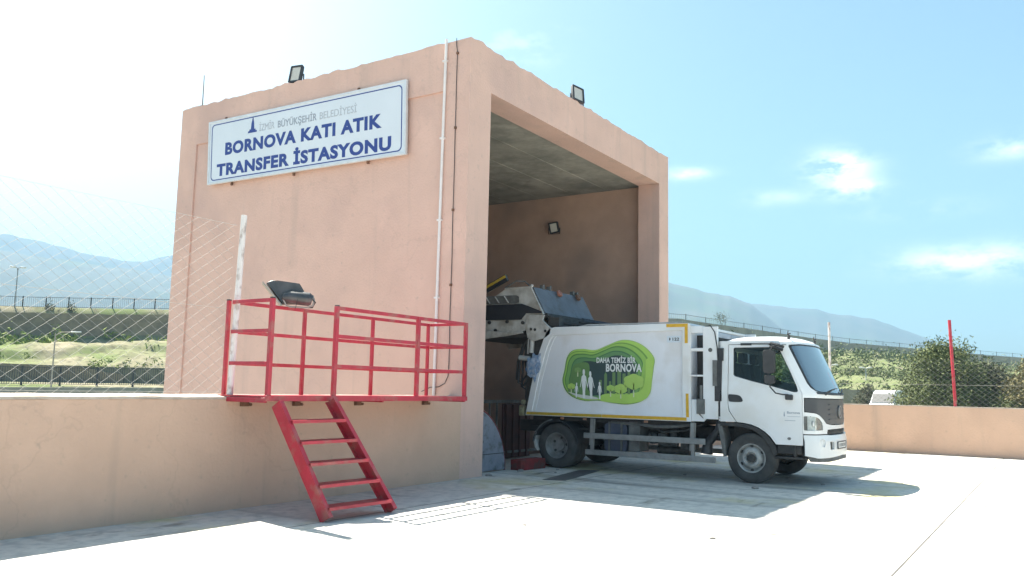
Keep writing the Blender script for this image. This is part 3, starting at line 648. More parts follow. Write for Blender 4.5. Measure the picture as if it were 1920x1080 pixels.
for fn in (near, far): plate(cabm, QUART, [], fn, 0, .03, db=dz)
# rear panel with window
plate(cabm, [(3.25-.0, .98), (TCX+HW-.03, .98), (TCX+HW-.03, 2.3), (X0+.03, 2.3), (X0+.03, .98)], [rrect(3.22, 4.5, 1.72, 2.16, .06, 3)[::-1]], lambda a, b, t: (TCX+(a-TCX)*tum(b), t, b), -3.29, -3.25, db=dz)
# front skin: A pillars + header + cowl, then the nose panels
ws_hole = [(-.935, 2.235), (-.945, 2.2), (-.93, 1.62), (-.915, 1.55), (-.87, 1.50), (-.72, 1.475), (-.3, 1.462), (0, 1.458), (.3, 1.462), (.72, 1.475), (.87, 1.50), (.915, 1.55), (.93, 1.62), (.945, 2.2), (.935, 2.235), (.7, 2.255), (0, 2.262), (-.7, 2.255)]
plate(cabm, [(-1, .825), (-.992, .825), (-.992, 1.39), (-.6, 1.385), (0, 1.38), (.6, 1.385), (.992, 1.39), (.992, .825), (1, .825), (1, 2.28), (.6, 2.29), (0, 2.295), (-.6, 2.29), (-1, 2.28)], [ws_hole], FF, 0, .03, da=UD, db=ZD_)
# lower nose in white with headlamp openings; grille hole
HEAD = [(-.985, 1.105), (-.90, 1.098), (-.80, 1.06), (-.725, 1.0), (-.705, .94), (-.705, .885), (-.985, .878)]
for s in (-1, 1):
    sw = [(-.991, .825), (-.991, 1.165), (-.885, 1.145), (-.79, 1.11), (-.68, 1.045), (-.60, .985), (-.43, .962), (-.2, .955), (0, .953), (0, .895), (-.2, .895), (-.555, .893), (-.575, .825)]
    o_ = [(a*-s, b) for a, b in sw]; h_ = [(a*-s, b) for a, b in HEAD]
    plate(cabm, o_, [h_[::-1]], FF, 0.002, .03, da=UD, db=ZD_)
cab = obj('cab', cabm, M_WHITE, tk, smooth=28)
# roof
bm = nb(); g_ = []
NV, NU = 14, 22
for j in range(NV+1):
    v_ = j/NV; row = []
    for i in range(NU+1):
        u = -1+2*i/NU; yb = -3.285; ye = Yf(u*.985, 2.285)+.005; y = yb+(ye-yb)*v_
        f_ = max(0, 1-abs(u)**5)*min(1, (1-(1-v_)**2.2))*0+max(0, (1-abs(u)**5))**.7*(max(0, 1-abs(2*v_-1)**3.2))**.6
        row.append(bm.verts.new((TCX+HW*tum(2.285)*u, y, 2.272+.125*f_+.012*(1-v_)*0)))
    g_.append(row)
for a, b in zip(g_, g_[1:]):
    for i in range(NU): bm.faces.new((a[i], a[i+1], b[i+1], b[i]))
bot = [bm.verts.new((v.co.x, v.co.y, 2.25)) for v in g_[0]] 
roof = obj('roof', bm, M_WHITE, tk, smooth=60)
for s in (-1, 1):
    bm = nb(); x = TCX+s*.80; y = -4.33 if s < 0 else -4.36
    tube(bm, [(x, y, 2.31), (x+.0, y-.02, 2.40)], [.03, .02], 8); bar(bm, (x-.04, y, 2.41), (x+.05, y-.02, 2.43), .02, .02); tube(bm, [(x-.02, y, 2.42), (x-.035, y-.01, 2.47)], .008, 6); obj('roof_mirror_mount', bm, M_BLACK, roof)
# doors
for sgn, fn in ((-1, near), (1, far)):
    bm = nb(); plate(bm, DOOR, [WIN[::-1]], fn, 0.001, .035, db=dz)
    d_ = obj('door', bm, M_WHITE, tk, smooth=28, bevel=.003)
    inner = [((a-(-4.0))*.975-4.0, (b-1.85)*.965+1.85) for a, b in WIN]
    bm = nb(); plate(bm, WIN, [inner[::-1]], fn, .004, .03, db=dz); obj('window_seal', bm, M_BLACK, d_, smooth=0)
    bm = nb(); plate(bm, inner, [], fn, .015, .018, db=dz); obj('window', bm, G_SIDE, d_, smooth=0)
    bm = nb(); plate(bm, smooth_loop([(-3.425, 1.40), (-3.46, 1.42), (-3.60, 1.405), (-3.65, 1.36), (-3.66, 1.31), (-3.60, 1.295), (-3.45, 1.30), (-3.43, 1.33)], 4), [], fn, -.006, .0, ); obj('handle', bm, M_BLACK, d_, bevel=.003)
    if sgn < 0:
        bm = nb(); plate(bm, circ(-4.40, .745, .028, .022), [circ(-4.40, .745, .018, .013)[::-1]], fn, -.004, -.0005); plate(bm, circ(-4.40, .745, .014, .010), [], fn, -.004, -.0005); obj('round_badge', bm, M_GREYP, d_, smooth=0)
        text('lettering', 'Bornova', (X0-.001, -4.372, 1.135), (0, -1, 0), (0, 0, 1), .20, .036, M_GREYT, d_, .02, .002)
        bm = nb(); plate(bm, [(-4.318, 1.10), (-4.324, 1.16), (-4.331, 1.165), (-4.338, 1.10), (-4.331, 1.085)], [], fn, -.003, -.0005); obj('door_emblem', bm, M_GREYT, d_, smooth=0)
        bm = nb(); box(bm, X0-.003, X0-.0005, -4.375, -4.58, 1.088, 1.095); obj('small_print', bm, M_GREYL, d_, smooth=0)
        bm = nb(); box(bm, X0-.003, X0-.0005, -4.335, -4.50, 1.022, 1.032); obj('small_print', bm, M_GREYL, d_, smooth=0)
# dark backing behind door seams
for fn in (near, far):
    bm = nb(); plate(bm, [(-3.40, 2.26), (-3.40, 1.24), (-3.54, .99), (-3.6, .99), (-3.46, 1.25), (-3.46, 2.2), (-4.24, 2.2), (-4.57, 1.47), (-4.57, .66), (-4.64, .66), (-4.64, 1.45), (-4.28, 2.26)], [], fn, .036, .045, db=dz); obj('door_frame', bm, M_CHAS, tk, smooth=0)
# drip rail and black visor bits over the door
bm = nb(); plate(bm, [(-3.62, 2.262), (-3.62, 2.225), (-3.80, 2.225), (-3.80, 2.262)], [], near, -.012, 0); plate(bm, [(-3.8, 2.262), (-3.8, 2.25), (-4.2, 2.25), (-4.2, 2.262)], [], near, -.006, 0)
tube(bm, [(X0+.05, -4.10, 2.24), (X0-.02, -4.14, 2.25), (X0-.03, -4.24, 2.225), (X0+.03, -4.33, 2.19)], .022, 8); tube(bm, [(X0+.03, -4.12, 2.20), (X0-.04, -4.2, 2.185), (X0-.02, -4.33, 2.14)], .024, 8); obj('mirror_hinge', bm, M_BLACK, tk)
# mirrors
for s in (-1, 1):
    xm = TCX+s*(HW+.16)
    mr = thing_m = None
    bm = nb(); plate(bm, rrect(-4.235, -4.065, 1.765, 2.135, .045, 4), [], lambda a, b, t: (xm+t*s+.25*(a+4.15)*s, a, b), -.035, .045)
    mh = obj('mirror', bm, M_BLACK, tk, bevel=.012)
    bm = nb(); plate(bm, rrect(-4.23, -4.08, 1.60, 1.735, .03, 3), [], lambda a, b, t: (xm+t*s+.25*(a+4.15)*s, a, b), -.03, .035); obj('small_mirror', bm, M_BLACK, mh, bevel=.01)
    bm = nb(); xi = TCX+s*(HW+.01)
    tube(bm, [(xi, -4.22, 2.21), (xm, -4.20, 2.19), (xm+.01*s, -4.15, 2.1), (xm+.02*s, -4.13, 1.8), (xm+.01*s, -4.16, 1.55), (xm, -4.24, 1.455), (xm-.05*s, -4.33, 1.435), (xi, -4.40, 1.43)], .0115, 8)
    plate(bm, rrect(-4.47, -4.355, 1.35, 1.435, .02, 3), [], lambda a, b, t: (xi+t*s, a, b), -.012, .035); obj('mirror_arm', bm, M_BLACK, mh)
# windscreen, seal, wipers
inner = [(a*.972, (b-1.86)*.955+1.86) for a, b in ws_hole]
bm = nb(); plate(bm, ws_hole, [inner[::-1]], FF, .002, .02, da=UD, db=ZD_); obj('windscreen_seal', bm, M_BLACK, tk, smooth=0)
bm = nb(); plate(bm, inner, [], FF, .010, .013, da=UD, db=ZD_); obj('windscreen', bm, G_WS, tk, smooth=40)
bm = nb()
for u0, u1, zz in ((-.62, .02, 1.505), (.1, .72, 1.505)):
    pts = [FF(u0+(u1-u0)*k/8, 1.475+.075*sin(pi*.5*k/8), -.018) for k in range(9)]; tube(bm, pts, .008, 6)
    p = FF(u0, 1.44, -.01); bar(bm, p, FF((u0+u1)/2, 1.53, -.03), .014, .014)
obj('wiper', bm, M_BLACK, tk)
bm = nb(); plate(bm, [(-.85, 1.452), (-.3, 1.435), (.3, 1.435), (.85, 1.452), (.86, 1.49), (.7, 1.475), (0, 1.458), (-.7, 1.475), (-.86, 1.49)], [], FF, -.008, .002, da=UD); obj('wiper_cowl', bm, M_BLACK, tk, smooth=40)
# grille
GR = [(-.985, 1.375), (-.6, 1.37), (0, 1.365), (.6, 1.37), (.985, 1.375), (.985, 1.175), (.885, 1.155), (.79, 1.12), (.68, 1.055), (.60, .995), (.43, .972), (0, .963), (-.43, .972), (-.60, .995), (-.68, 1.055), (-.79, 1.12), (-.885, 1.155), (-.985, 1.175)]
bm = nb(); plate(bm, GR, [], FF, .004, .03, da=UD, db=ZD_)
for z in (1.04, 1.12, 1.20, 1.28): plate(bm, [(-.5, z), (.5, z), (.48, z+.016), (-.48, z+.016)], [], FF, -.006, .006, da=UD)
gr = obj('grille', bm, M_GRILLE, tk, smooth=28)
bm = nb(); plate(bm, [(.13*cos(t)*.72, 1.165+.105*sin(t)) for t in [2*pi*k/28 for k in range(28)]], [[(.105*cos(t)*.70, 1.165+.083*sin(t)) for t in [-2*pi*k/28 for k in range(28)]]], FF, -.022, .0, da=UD); plate(bm, [(-.055, 1.10), (-.035, 1.09), (0, 1.15), (.035, 1.09), (.055, 1.10), (.012, 1.235), (-.012, 1.235)], [], FF, -.016, .0); obj('emblem', bm, M_ALU, gr, smooth=28)
bm = nb(); plate(bm, [(.10*cos(t)*.68, 1.165+.08*sin(t)) for t in [2*pi*k/28 for k in range(28)]], [], FF, -.008, .0, da=UD); obj('emblem_field', bm, M_RED, gr, smooth=0)
bm = nb(); plate(bm, [(-.56, .888), (.56, .888), (.50, .822), (-.50, .822)], [], FF, .012, .03, da=UD)
for z in (.85, .87): plate(bm, [(-.5, z), (.5, z), (.5, z+.006), (-.5, z+.006)], [], FF, -.002, .012, da=UD)
obj('lower_intake', bm, M_CHAS, tk, smooth=0)
# headlamps
for s in (-1, 1):
    h_ = [(a*-s, b) for a, b in HEAD]
    bm = nb(); plate(bm, [(max(-.995, min(.995, (a-.845*s)*1.16+.845*s)), (b-.99)*1.14+.99) for a, b in h_], [], FF, .022, .03, da=UD, db=[.95, 1.03])
    hl = obj('headlight', bm, M_DGL, tk, smooth=28)
    bm = nb()
    for uc, zc, rr in ((-.80, .985, .062), (-.905, .985, .05)):
        c_ = FF(uc*-s, zc, .021); n_ = Vector((.25*s, -1, 0)).normalized(); tube(bm, [c_, c_+n_*.006, c_+n_*.008], [rr, rr*.8, rr*.3], 20)
    obj('reflector', bm, M_DGL, hl)
    bm = nb(); plate(bm, h_, [], FF, .004, .008, da=UD, db=[.95, 1.03]); obj('lens', bm, G_HL, hl, smooth=40)
    bm = nb(); plate(bm, [(a*-s, b) for a, b in ((-.995, 1.10), (-.972, 1.10), (-.972, .885), (-.995, .885))], [], FF, -.003, .01); obj('side_marker', bm, M_GREYP, hl)
# bumper
def BO(a, b, t): return FF(a, b, t) + Vector((0, -.022*max(0, min(1, (.82-b)/.1)), 0))
bm = nb(); VENT = lambda s: [(s*.555, .70), (s*.395, .70), (s*.40, .575), (s*.54, .575)]
vents = [VENT(-1), VENT(1)[::-1]]; foglamp = [[(s*a, b) for a, b in ((.87, .735), (.78, .755), (.72, .73), (.70, .66), (.74, .625), (.84, .64))][::-s] for s in (-1, 1)]
plate(bm, [(-1, .808), (-.58, .808), (-.52, .80), (.52, .80), (.58, .808), (1, .808), (1, .49), (.9, .455), (.6, .45), (0, .47), (-.6, .45), (-.9, .455), (-1, .49)], vents+foglamp, BO, -.012, .03, da=UD, db=ZD_)
bp = obj('bumper', bm, M_WHITE, tk, smooth=30)
bm = nb(); plate(bm, [(-.99, .825), (.99, .825), (.99, .45), (-.99, .45)], [], BO, .032, .05, da=UD, db=ZD_); obj('bumper_backing', bm, M_CHAS, bp, smooth=0)
for k, fo in enumerate(foglamp): bm = nb(); plate(bm, fo, [], BO, .008, .03, da=UD); obj('fog_lamp', bm, M_DGL, bp, smooth=0)
bm = nb(); plate(bm, [(-.985, .488), (-.9, .452), (-.6, .447), (0, .467), (.6, .447), (.9, .452), (.985, .488), (.96, .40), (.6, .385), (0, .40), (-.6, .385), (-.96, .40)], [], BO, .0, .05, da=UD); obj('bumper_skirt', bm, M_GREYP, bp, smooth=0)
bm = nb(); plate(bm, rrect(-.27, .27, .575, .695, .012, 3), [rrect(-.255, .255, .590, .682, .008, 3)[::-1]], BO, -.028, -.014, da=UD); obj('plate_frame', bm, M_BLACK, bp, smooth=0)
bm = nb(); plate(bm, [(-.254, .591), (.254, .591), (.254, .681), (-.254, .681)], [], BO, -.022, -.014, da=UD); npb = obj('number_plate', bm, M_SIGNF, bp, smooth=0)
bm = nb()
for k in range(6): u = -.19+k*.07; plate(bm, [(u, .610), (u+.035, .610), (u+.035, .662), (u, .662)], [[(u+.008, .618), (u+.008, .654), (u+.027, .654), (u+.027, .618)]] if k % 2 else [], BO, -.0235, -.022)
obj('plate_characters', bm, M_BLACK, npb, smooth=0)
# cab interior
ci = nb(); box(ci, X0+.06, TCX+HW-.06, -4.55, -3.30, .98, 1.02)
plate(ci, [(-4.64, 1.02), (-4.30, 1.02), (-4.28, 1.35), (-4.42, 1.47), (-4.72, 1.46), (-4.72, 1.1)], [], lambda a, b, t: (t, a, b), X0+.08, TCX+HW-.08); 
obj('dashboard', ci, M_CHAS, tk, smooth=0)
for x0_ in (2.92, 3.50, 4.16):
    bm = nb(); plate(bm, rrect(-3.92, -3.42, 1.22, 1.36, .05, 3), [], fX, x0_, x0_+.46); plate(bm, [(-3.50, 1.36), (-3.36, 1.36), (-3.30, 1.95), (-3.40, 1.95)], [], fX, x0_+.02, x0_+.44); plate(bm, rrect(-3.42, -3.31, 1.96, 2.14, .03, 3), [], fX, x0_+.12, x0_+.34); obj('seat', bm, M_CHAS, tk, bevel=.015)
bm = nb(); ring = [Vector((4.32+.19*cos(t), -4.22-.07*sin(t)*1.0, 1.56+.17*sin(t))) for t in [2*pi*k/24 for k in range(25)]]; tube(bm, ring, .014, 8, cap=False); bar(bm, ring[0], ring[12], .03, .02); cyl(bm, (4.32, -4.22, 1.56), (4.32, -4.45, 1.38), .03); obj('steering_wheel', bm, M_BLACK, tk)
bm = nb(); box(bm, X0+.07, TCX+HW-.07, -4.35, -3.33, 2.225, 2.235); obj('headliner', bm, M_GREYP, tk)
# wheels
def wheel(x, y, z, r, sgn, dual, name='wheel'):
    """sgn -1: outer face towards -x"""
    w_ = thing_p = bpy.data.objects.new(name, None); COL.objects.link(w_); w_.parent = tk; w_.location = Vector((x, y, z))-BASE[tk.name]; BASE[w_.name] = Vector((x, y, z))
    def tyre(xo):
        bm = nb(); rr = r*.56
        lathe_x(bm, (xo, y, z), [(.0, rr-.005), (-.012, rr), (-.022, rr+.02), (-.026, r*.70), (-.024, r*.80), (-.014, r*.90), (.0, r*.955), (.014, r*.985), (.04, r), (.095, r*1.002), (.15, r), (.176, r*.985), (.19, r*.955), (.204, r*.9), (.214, r*.8), (.212, rr+.02), (.19, rr), (.18, rr-.005)], 56, sgn=-sgn)
        for gx in (.065, .095, .125): lathe_x(bm, (xo, y, z), [(gx-.005, r*1.0035), (gx-.003, r*.992), (gx+.003, r*.992), (gx+.005, r*1.0035)], 56, sgn=-sgn)
        return obj('tyre', bm, M_RUB if not dual else M_RUB, w_, smooth=35)
    tyre(x)
    if dual: tyre(x-sgn*.27)
    bm = nb(); rr = r*.56
    if dual:
        lathe_x(bm, (x, y, z), [(-.012, rr+.012), (-.018, rr+.004), (.0, rr-.012), (.02, rr*.90), (.09, rr*.82), (.125, rr*.72), (.13, rr*.45), (.10, rr*.42), (.095, 0)], 48, sgn=-sgn)
        rim = obj('rim', bm, M_RIMR, w_, smooth=35)
        for k in range(5):
            t = 2*pi*k/5+.5; bm = nb(); cyl(bm, (x-sgn*.127, y+rr*.6*cos(t), z+rr*.6*sin(t)), (x-sgn*.131, y+rr*.6*cos(t), z+rr*.6*sin(t)), .022, 12) if False else cyl(bm, (x-sgn*.118, y+rr*.6*cos(t), z+rr*.6*sin(t)), (x-sgn*.14, y+rr*.6*cos(t), z+rr*.6*sin(t)), .024, 12)
            obj('rim_hole', bm, M_CHAS, rim)
    else:
        lathe_x(bm, (x, y, z), [(-.012, rr+.012), (-.02, rr+.004), (-.012, rr*.95), (.03, rr*.90), (.045, rr*.84), (.0, rr*.70), (-.022, rr*.60), (-.024, rr*.42), (-.0, rr*.33), (-.0, 0)], 48, sgn=-sgn)
        rim = obj('rim', bm, M_RIM, w_, smooth=35)
        for k in range(6):
            t = 2*pi*k/6+pi/2; bm = nb(); cy, cz = y+rr*.86*cos(t), z+rr*.86*sin(t); cyl(bm, (x-sgn*.018, cy, cz), (x-sgn*.07, cy, cz), .026, 12); obj('rim_hole', bm, M_CHAS, rim)
        bm = nb(); lathe_x(bm, (x, y, z), [(.02, rr*.31), (-.035, rr*.29), (-.045, rr*.24), (-.045, 0)], 24, sgn=-sgn); obj('hub', bm, M_CHAS, rim)
        for k in range(6):
            t = 2*pi*k/6+pi/3; bm = nb(); cy, cz = y+rr*.49*cos(t), z+rr*.49*sin(t); cyl(bm, (x+sgn*.02, cy, cz), (x+sgn*.045, cy, cz), .012, 6); obj('wheel_nut', bm, M_RIM, rim)
    return w_
wheel(2.80, -3.785, .402, .402, -1, False); wheel(4.92, -3.785, .402, .402, 1, False)
wheel(2.80, -.165, .410, .410, -1, True); wheel(4.92, -.165, .410, .410, 1, True)
# wheel arch liner (front) and cab underside
def arch(yc, zc, r0, r1, a0, a1, x0_, x1_, m_, name, stepd=8, parent=tk):
    an = frange(a0, a1, stepd); bm = nb()
    poly = [(yc+r1*cos(R(a)), zc+r1*sin(R(a))) for a in an]+[(yc+r0*cos(R(a)), zc+r0*sin(R(a))) for a in an[::-1]]
    plate(bm, poly, [], fX, x0_, x1_); return obj(name, bm, m_, parent, smooth=40)
for x0_, x1_ in ((X0-.008, X0+.30), (TCX+HW-.30, TCX+HW+.008)):
    arc_ = [(-3.30, .955), (-3.55, .957), (-3.70, .945), (-3.84, .915), (-3.96, .86), (-4.05, .79), (-4.12, .70), (-4.18, .60), (-4.21, .50)]
    inn_ = [(a+.055 if a < -3.9 else a+.02, b-.055) for a, b in arc_]
    bm = nb(); plate(bm, arc_+inn_[::-1], [], fX, x0_, x1_); obj('wheel_arch', bm, M_CHAS, tk, smooth=30)
    bm = nb(); plate(bm, [(-3.30, .93), (-3.36, .70), (-3.37, .42), (-3.33, .40), (-3.28, .7), (-3.24, .93)], [], fX, x0_+.01, x1_); obj('mud_flap', bm, M_GREYP, tk, smooth=30)
    bm = nb(); box(bm, x0_+.05, x1_, -4.58, -4.20, .50, .64); box(bm, x0_+.03, x1_-.1, -4.50, -4.46, .46, .66); box(bm, x0_+.04, x1_, -4.60, -4.15, .42, .46); obj('step', bm, M_CHAS, tk, bevel=.01)
# chassis
bm = nb()
for x in (3.36, 4.28): box(bm, x, x+.08, -4.60, 1.0, .62, .84)
for y in (-4.3, -3.2, -2.2, -1.2, -.5, .6): box(bm, 3.44, 4.28, y, y+.08, .66, .80)
cyl(bm, (2.95, -3.785, .402), (4.78, -3.785, .402), .05); cyl(bm, (3.1, -.165, .41), (4.6, -.165, .41), .07); cyl(bm, (3.86-.0, -.165, .41), (3.98, -.165, .41), .19)
box(bm, 3.1, 4.5, -4.45, -3.4, .55, 1.0)
obj('chassis', bm, M_CHAS, tk, bevel=.008)
bm = nb(); box(bm, 3.0, 3.3, -.9, .5, .70, .74); box(bm, 2.95, 4.7, -2.72, .45, .86, .935); obj('subframe', bm, M_CHAS, tk)
# tanks and boxes between the axles
bm = nb(); plate(bm, rrect(-1.52, -1.08, .36, .86, .07, 4), [], fX, 2.92, 3.32); tn = obj('fuel_tank', bm, M_BLUETANK, tk, bevel=.01)
bm = nb(); 
for y in (-1.18, -1.42): box(bm, 2.905, 2.93, y-.02, y+.02, .35, .88)
obj('tank_strap', bm, M_GREYP, tn)
bm = nb(); box(bm, 2.90, 3.3, -1.78, -1.56, .38, .90); obj('battery_box', bm, M_GREYP, tk, bevel=.015)
bm = nb(); cyl(bm, (3.05, -1.95, .62), (3.35, -1.95, .62), .10); cyl(bm, (2.98, -1.93, .68), (3.03, -1.93, .68), .03); box(bm, 3.0, 3.3, -2.25, -2.08, .50, .72); cyl(bm, (3.0, -2.45, .55), (3.0, -2.10, .55), .055); box(bm, 2.98, 3.3, -2.72, -2.5, .46, .66); tube(bm, [(2.95, -1.7, .85), (2.93, -2.0, .80), (2.93, -2.3, .82), (2.95, -2.65, .88)], .022, 8); tube(bm, [(2.95, -1.8, .9), (2.92, -2.2, .74), (2.94, -2.6, .78), (3.0, -2.9, .9)], .015, 8); box(bm, 3.02, 3.2, -2.42, -2.30, .66, .80)
cyl(bm, (3.2, -2.0, .42), (3.2, -2.6, .42), .07)
obj('air_system', bm, mat('oily_parts', (.10, .10, .095), (.045, .042, .04), 14, .6, .3), tk, bevel=.006)
bm = nb(); tube(bm, [(2.95, -1.2, .87), (2.9, -1.7, .86), (2.89, -2.1, .83), (2.9, -2.5, .85), (2.95, -2.8, .90)], .028, 8); obj('hose', bm, M_GREYP, tk)
# underrun guards
bm = nb(); box(bm, X0-.0, X0+.035, -3.02, -.735, .575, .672); obj('guard_rail', bm, M_ALU, tk, bevel=.006)
bm = nb(); box(bm, X0-.0, X0+.035, -3.19, -.77, .285, .378); obj('guard_rail', bm, M_ALU, tk, bevel=.006)
for y in (-.89, -2.79): bm = nb(); bar(bm, (X0+.05, y, .93), (X0+.05, y, .30), .045, .06, (0, 1, 0)); bar(bm, (X0+.07, y+.0, .93), (X0+.07, y+.02, .45), .02, .10, (0, 1, 0)); obj('guard_bracket', bm, M_ALU, tk, bevel=.004)
bm = nb(); box(bm, TCX+HW-.04, TCX+HW, -3.1, -.75, .575, .672); box(bm, TCX+HW-.04, TCX+HW, -3.1, -.75, .285, .378); obj('guard_rail', bm, M_ALU, tk, bevel=.006)
# rear mudguards
for x0_, x1_ in ((X0-.02, X0+.5), (TCX+HW-.5, TCX+HW+.02)):
    arch(-.165, .40, .455, .475, 8, 172, x0_, x1_, M_BLACK, 'rear_mudguard', 6); arch(-.165, .40, .477, .50, 8, 80, x0_-.004, x0_+.02, M_GREYP, 'mudguard_lip', 6) if x0_ < 3 else None
    bm = nb(); plate(bm, [(.275, .66), (.31, .50), (.28, .36), (.22, .30), (.20, .32), (.25, .40), (.27, .50), (.24, .64)], [], fX, x0_, x1_); obj('mud_flap', bm, M_DIRTYW, tk, smooth=0)
# ---- container body
BODY = [(.514, .945), (.42, 1.40), (.30, 1.95), (.14, 2.38), (.09, 2.50), (.02, 2.575), (-.10, 2.60), (-2.73, 2.615), (-2.775, 2.58), (-2.775, .945)]
BX0, BX1 = X0, TCX+HW-.02
bm = nb(); plate(bm, BODY, [], fX, BX0+.028, BX1-.028); body = obj('container', bm, M_BODYW, tk, smooth=0, bevel=.01)
bm = nb()   # pressed frame standing proud of the panel
INN = [(.37, 1.03), (.24, 1.62), (.10, 2.12), (.0, 2.36), (-.07, 2.44), (-2.62, 2.49), (-2.62, 1.03)]
plate(bm, BODY, [INN[::-1]], fX, BX0, BX0+.03); obj('side_frame', bm, M_WHITE, body, smooth=0, bevel=.008)
bm = nb(); plate(bm, BODY, [INN[::-1]], fX, BX1-.03, BX1); obj('side_frame', bm, M_WHITE, body, smooth=0, bevel=.008)
bm = nb()
plate(bm, [(.30, 1.03), (.17, 1.62), (.03, 2.12), (-.07, 2.36), (-.14, 2.44), (-.07, 2.44), (.0, 2.36), (.10, 2.12), (.24, 1.62), (.37, 1.03)], [], lambda a, b, t: (BX0+.03-t, a, b), .0, .012); obj('slanted_rib', bm, M_WHITE, body, smooth=0)
bm = nb(); tube(bm, [(BX0+.10, -.55, 2.60), (BX0+.08, -.75, 2.63), (BX0+.08, -2.6, 2.635)], .012, 8); obj('top_rail', bm, M_DIRTYW, body)
def tape(poly, m_, name='reflective_tape'): bm = nb(); plate(bm, poly, [], fX, BX0-.0025, BX0-.0005); return obj(name, bm, m_, body, smooth=0)
tape([(.495, .957), (.485, 1.008), (-1.1, 1.010), (-1.1, .957)], M_YDIRTY); tape([(-1.104, .957), (-1.104, 1.010), (-2.70, 1.013), (-2.70, .957)], M_YEL)
tape([(-2.335, 2.605), (-2.335, 2.548), (-2.67, 2.548), (-2.67, 2.27), (-2.725, 2.27), (-2.725, 2.605)], M_YEL)
tape([(-2.685, 1.415), (-2.735, 1.415), (-2.742, 1.018), (-2.69, 1.018)], M_YEL)
bm = nb(); box(bm, BX0+.024, BX0+.0275, -2.585, -2.335, 2.285, 2.40); tg = obj('number_tag', bm, M_SIGNW, body, smooth=0)
bm = nb(); plate(bm, [(-2.375, 2.345), (-2.39, 2.375), (-2.405, 2.345), (-2.39, 2.31)], [], fX, BX0+.0215, BX0+.0238); obj('tag_mark', bm, M_BLACK, tg, smooth=0)
text('lettering', '122', (BX0+.0238, -2.44, 2.318), (0, -1, 0), (0, 0, 1), .12, .05, M_BLACK, tg, .03, .002)
for y in (-.28, -.75, -1.95): bm = nb(); box(bm, BX0+.005, BX0+.03, y-.035, y+.035, .895, .935); obj('side_marker_lamp', bm, M_AMB, tk, bevel=.004)
# ---- picture on the side
PX = BX0+.027; lay = [0]
def decal(pts, m_, name, parent=None, sm=0):
    lay[0] += 1; x1_ = PX-.0012*lay[0]
    bm = nb(); plate(bm, smooth_loop(pts, sm) if sm else pts, [], fX, x1_-.0009, x1_); return obj(name, bm, m_, parent or body, smooth=0)
def dm(n_, c): c = tuple(min(.8, v*1.25) for v in c); return mat(n_, c, tuple(v*.93 for v in c), 6, .5)
BLOB = [(-.31, 1.80), (-.36, 2.03), (-.48, 2.16), (-.70, 2.185), (-.95, 2.165), (-1.20, 2.25), (-1.45, 2.335), (-1.70, 2.32), (-1.93, 2.21), (-2.10, 2.02), (-2.09, 1.84), (-2.06, 1.62), (-2.02, 1.40), (-1.86, 1.26), (-1.60, 1.20), (-1.30, 1.215), (-1.02, 1.25), (-.75, 1.24), (-.50, 1.30), (-.34, 1.42), (-.27, 1.60)]
cy_, cz_ = -1.2, 1.74
def shr(k, oy=0, oz=0, ky=None): ky = ky or k; return [((a-cy_)*ky+cy_+oy, (b-cz_)*k+cz_+oz) for a, b in BLOB]
dc = decal(shr(1.035), dm('decal_halo', (.62, .66, .60)), 'picture', None, 5)
for k, (s_, oy, oz, c_) in enumerate([(1.0, 0, 0, (.11, .21, .06)), (.985, -.004, .004, (.33, .52, .10)), (.93, .028, -.004, (.14, .28, .06)), (.91, .034, -.01, (.26, .44, .09)), (.85, .050, -.018, (.085, .20, .06)), (.83, .05, -.03, (.16, .32, .09)), (.76, .048, -.045, (.06, .15, .07)), (.74, .05, -.055, (.10, .22, .09)), (.66, .02, -.07, (.03, .055, .055))]):
    decal(shr(s_, oy*1.7, oz), dm('decal_green_%d' % k, c_), 'green_layer', dc, 5)
decal([(-.42, 1.37), (-.44, 1.66), (-.50, 1.86), (-.62, 1.93), (-.80, 1.93), (-.84, 1.80), (-.80, 1.50), (-.84, 1.34)], dm('decal_green_a', (.11, .21, .07)), 'green_layer', dc, 4)
decal([(-1.95, 1.98), (-2.03, 2.0), (-2.085, 1.95), (-2.07, 1.72), (-2.03, 1.42), (-1.90, 1.28), (-1.62, 1.215), (-1.30, 1.225), (-1.06, 1.26), (-1.10, 1.36), (-1.40, 1.40), (-1.70, 1.40), (-1.88, 1.48), (-1.94, 1.7)], dm('decal_lime', (.34, .52, .10)), 'green_layer', dc, 4)
decal([(-.40, 1.40), (-.55, 1.33), (-.75, 1.28), (-.98, 1.275), (-1.02, 1.30), (-.85, 1.335), (-.6, 1.36)], dm('decal_pale', (.50, .52, .47)), 'ground_layer', dc, 3)
dg_, dl_ = dm('decal_skyline', (.12, .21, .08)), dm('decal_tree', (.34, .50, .11))
for y, w_, z1 in ((-1.04, .05, 1.62), (-1.14, .055, 1.72), (-1.235, .045, 1.60), (-1.30, .06, 1.76), (-1.40, .07, 1.79), (-1.50, .06, 1.74), (-1.60, .05, 1.78)):
    lay[0] -= 1; decal([(y, 1.38), (y, z1), (y-w_/2, z1+.05 if y == -1.14 else z1+.005), (y-w_, z1), (y-w_, 1.38)], dg_, 'skyline_block', dc)
lay[0] += 2
def dtree(y, z, r, zb, m_=dl_):
    pts = [(y+r*(1+.16*abs(sin(3*t)))*cos(t)*1.15, z+r*.8*(1+.14*abs(sin(3*t)))*sin(t)) for t in [2*pi*k/30 for k in range(30)]]
    decal([(y+.012, zb), (y+.008, z-.2*r), (y-.008, z-.2*r), (y-.012, zb)], dm('decal_trunk', (.52, .58, .36)), 'picture_tree_trunk', dc); lay[0] -= 1
    decal(pts, m_, 'picture_tree', dc); lay[0] -= 1
